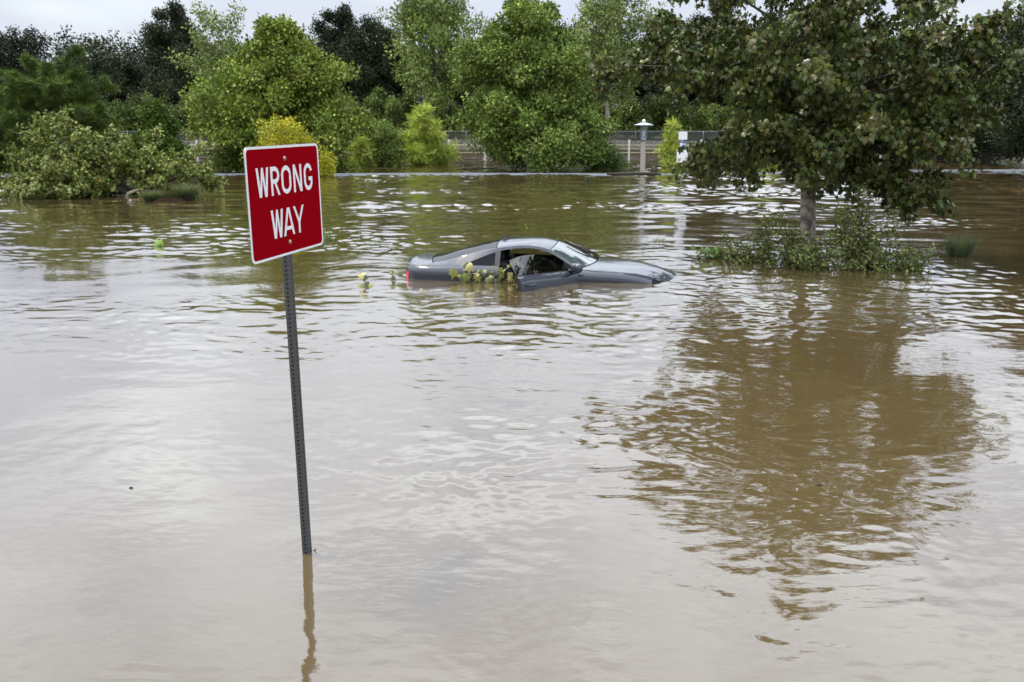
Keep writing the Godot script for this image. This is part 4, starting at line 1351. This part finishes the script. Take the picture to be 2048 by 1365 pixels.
func fallen_branches() -> void:
	rng.seed = 4321
	var base := on_level(200, 392)
	var t := thing("fallen_tree", "heap of fallen leafy sycamore boughs lying in the floodwater", "fallen tree", base)
	var k := base.length() / FOCAL
	var where := []
	var tints := []
	var pal := [Color(0.1419, 0.1697, 0.0385), Color(0.1092, 0.1378, 0.0279), Color(0.1987, 0.2157, 0.0623), Color(0.0851, 0.1058, 0.0205)]
	# boughs from the snapped butts: [from px, to px, to height px, depth]
	var boughs := [[60, 5, -148, 70, 0.3], [40, 8, -140, 120, 0.6], [60, 5, -95, 135, 0.4], [30, 5, -60, 150, 0.1], [60, 5, -20, 112, 0.7], [50, 8, 10, 95, 0.5], [60, 5, -150, 25, 1.0], [20, 3, -135, 12, 1.4], [0, 3, -90, 14, 1.6], [20, 3, -30, 16, 1.6], [30, 3, -120, 70, 0.9], [40, 3, -30, 80, 0.9], [10, 3, -150, 45, 0.4], [40, 4, -120, 40, 1.3], [50, 4, -60, 55, 1.4], [40, 4, -10, 40, 1.3], [70, 6, 60, 92, 0.2], [70, 10, 100, 80, 0.4], [70, 8, 100, 120, -0.6], [80, 6, 150, 60, 0.5], [60, 4, 185, 85, -0.2], [60, 4, 200, 45, 0.2], [60, 4, 130, 30, 0.8], [20, 4, -100, 90, -0.6], [40, 4, 40, 60, -0.8], [40, 4, 30, 105, -0.4], [60, 4, 215, 25, -0.1]]
	for q in boughs:
		var a := Vector3(q[0] * k, q[1] * k, 0)
		var c := Vector3(q[2] * k, q[3] * k, q[4])
		var b := a.lerp(c, 0.55) + Vector3(0, 0.25, 0) + ball() * 0.2
		var path := []
		for j in 6:
			var s := j / 5.0
			path.append(a.lerp(b, s).lerp(b.lerp(c, s), s))
		var st := st_new()
		tube(st, path, [0.06, 0.05, 0.04, 0.03, 0.02, 0.008], 6)
		obj("bough", done(st, true), M.bark, t)
		for j in 20:
			var s := pow(rnd(0.1, 1.0), 0.7) * 4.99
			var p0: Vector3 = path[int(s)].lerp(path[int(s) + 1], s - int(s))
			var p1 := p0 + (ball() * 0.55 + Vector3(0, 0.1, 0.1))
			for m in 34:
				var p := p0.lerp(p1, rnd()) + ball() * 0.16
				if p.y < 0.0: p.y = rnd(0.0, 0.1)
				var hang := (Vector3(0, -0.5, 0) + ball()).normalized()
				var zz := (ball() + Vector3(0, 0.6, 0.4)).normalized()
				var xx := hang.cross(zz).normalized()
				zz = xx.cross(hang)
				var sc := rnd(0.7, 1.25)
				where.append(Transform3D(Basis(xx * sc, hang * sc, zz * sc), p))
				tints.append(tint_of(pal) if rnd() > 0.006 else Color(0.3, 0.16, 0.03))
	var st2 := st_new()
	tube(st2, [Vector3(58 * k, -0.05, 0.5), Vector3(62 * k, 0.12, 0.5), Vector3(85 * k, 0.27, 0.45), Vector3(130 * k, 0.42, 0.4)], [0.07, 0.055, 0.045, 0.03], 8)
	obj("broken_bough", done(st2, true), mat(lin(0.32, 0.27, 0.18), 0.9), t)
	var order := range(where.size())
	order.sort_custom(func(i, j): return where[i].origin.z > where[j].origin.z)
	var near := {}
	var tones := leaf_tones([pal[0], pal[1], pal[2], pal[3]], 0.5)
	for i in 300:
		near[order[i]] = true
		obj("leaf", M.plane_leaf, tones[i % tones.size()], t).transform = where[order[i]]
	var w2 := []
	var t2 := []
	for i in where.size():
		if not near.has(i):
			w2.append(where[i]); t2.append(tints[i])
	scatter("foliage", M.plane_leaf, M.leaf, w2, t2, t)

func shrubs() -> void:
	var small := clump_mesh(1, 0.0, 0.07, 0.27, 9)
	var pal := [Color(0.1377, 0.1708, 0.0442), Color(0.1029, 0.1302, 0.0377), Color(0.2030, 0.2268, 0.0637), Color(0.1102, 0.1050, 0.0442)]
	# [px, waterline px, half width px, height px, leaves, label]
	for q in [[1490, 522, 60, 34, 520, "low straggling shrub at the end of the shrubs under the sycamore"], [1560, 528, 55, 72, 1150, "upright leafy shrub in front of the sycamore's trunk"], [1650, 536, 66, 50, 1100, "flood-combed dark shrub right below the sycamore's trunk"], [1728, 534, 54, 104, 1600, "tallest shrub under the sycamore, reaching its hanging leaves"], [1790, 538, 62, 40, 800, "low shrub trailing into the water at the shrubs' outer end"]]:
		rng.seed = q[0]
		var base := on_level(q[0], q[1])
		var t := thing("shrub", q[5], "shrub", base)
		var k := base.length() / FOCAL
		var where := []
		var tints := []
		var stems := 20
		for i in stems:
			var ex := rnd(-1, 1)
			var e := Vector3(ex * q[2] * k * 1.1, q[3] * k * rnd(0.45, 1.5) * (1.0 - 0.35 * ex * ex), rnd(-0.45, 0.4))
			var a := Vector3(e.x * 0.4 + rnd(-0.1, 0.1), -0.15, e.z * 0.5)
			var b := a.lerp(e, 0.5) + ball() * 0.12
			var path := []
			for j in 5:
				var s := j / 4.0
				path.append(a.lerp(b, s).lerp(b.lerp(e, s), s))
			var st := st_new()
			tube(st, path, [0.011, 0.009, 0.007, 0.005, 0.002], 5)
			obj("stem", done(st, true), M.twig if i % 3 else M.bark, t)
			for j in int(q[4] * 1.8 / stems):
				var s := pow(rnd(0.1, 1.0), 0.8) * 3.99
				var p: Vector3 = path[int(s)].lerp(path[int(s) + 1], s - int(s)) + ball() * 0.15
				if p.y < 0.0: p.y = rnd(0, 0.06)
				where.append(turned(p, rnd(0.7, 1.3)))
				tints.append(tint_of(pal))
		scatter("foliage", small, M.gloss_leaf, where, tints, t)
	# the torn green bough on the water beside them
	rng.seed = 61
	var p := on_level(1432, 517)
	var bt := thing("torn_bough", "torn bough with broad green leaves trailing left of the shrubs", "branch", p)
	var path2 := [Vector3(0.42, 0.02, 0), Vector3(0.2, 0.08, 0.02), Vector3(-0.1, 0.08, 0), Vector3(-0.38, 0.1, 0.03)]
	var st3 := st_new()
	tube(st3, path2, [0.012, 0.011, 0.009, 0.004], 6)
	obj("stem", done(st3, true), M.twig, bt)
	for i in 3:
		var st4 := st_new()
		var x := 0.12 + i * 0.09
		tube(st4, [Vector3(x, -0.1, 0.1), Vector3(x + 0.02, 0.1, 0.1), Vector3(x + rnd(-0.05, 0.1), 0.3, 0.08)], [0.009, 0.007, 0.003], 5)
		obj("twig", done(st4, true), M.twig, bt)
	var tones := leaf_tones([Color(0.06, 0.12, 0.02), Color(0.09, 0.15, 0.03), Color(0.045, 0.085, 0.02)])
	for i in 60:
		var s := rnd(0, 2.99)
		var q2: Vector3 = path2[int(s)].lerp(path2[int(s) + 1], s - int(s)) + ball() * Vector3(0.09, 0.09, 0.09)
		q2.y = maxf(q2.y, 0.02)
		var o := obj("leaf", M.plane_leaf, tones[i % 3], bt)
		o.transform = turned(q2, rnd(0.95, 1.4))

# ---------------------------------------------------------------- build
func _ready() -> void:
	var cam := Camera3D.new()
	cam.name = "camera"
	add_child(cam)
	cam.position = EYE
	cam.rotation.x = -pitch
	cam.fov = rad_to_deg(2.0 * atan(682.5 / FOCAL))
	cam.near = 0.1
	cam.far = 1500.0
	var lens := CameraAttributesPhysical.new()
	lens.frustum_focal_length = 35.0
	lens.frustum_focus_distance = 7.5
	lens.exposure_aperture = 5.0
	cam.attributes = lens
	cam.fov = rad_to_deg(2.0 * atan(682.5 / FOCAL))
	cam.current = true
	var we := WorldEnvironment.new()
	we.name = "environment"
	var e := Environment.new()
	e.background_mode = Environment.BG_SKY
	e.sky = make_sky()
	e.tonemap_mode = Environment.TONE_MAPPER_LINEAR
	e.tonemap_exposure = 1.0
	e.sdfgi_enabled = true
	e.ssao_enabled = true
	e.ssil_enabled = true
	we.environment = e
	add_child(we)
	var sun := DirectionalLight3D.new()
	sun.name = "sun"
	add_child(sun)
	sun.look_at_from_position(Vector3(-20, 50, -10), Vector3.ZERO)   # high behind thin cloud, beyond the trees
	sun.light_energy = 1.5
	sun.light_angular_distance = 9.0
	sun.light_color = Color(1.0, 0.96, 0.88)
	sun.shadow_enabled = true
	materials()
	print("setting")
	wave_setup()
	make_ground()
	make_water()
	print("background")
	background()
	print("near")
	make_sign()
	make_car()
	near_plants()
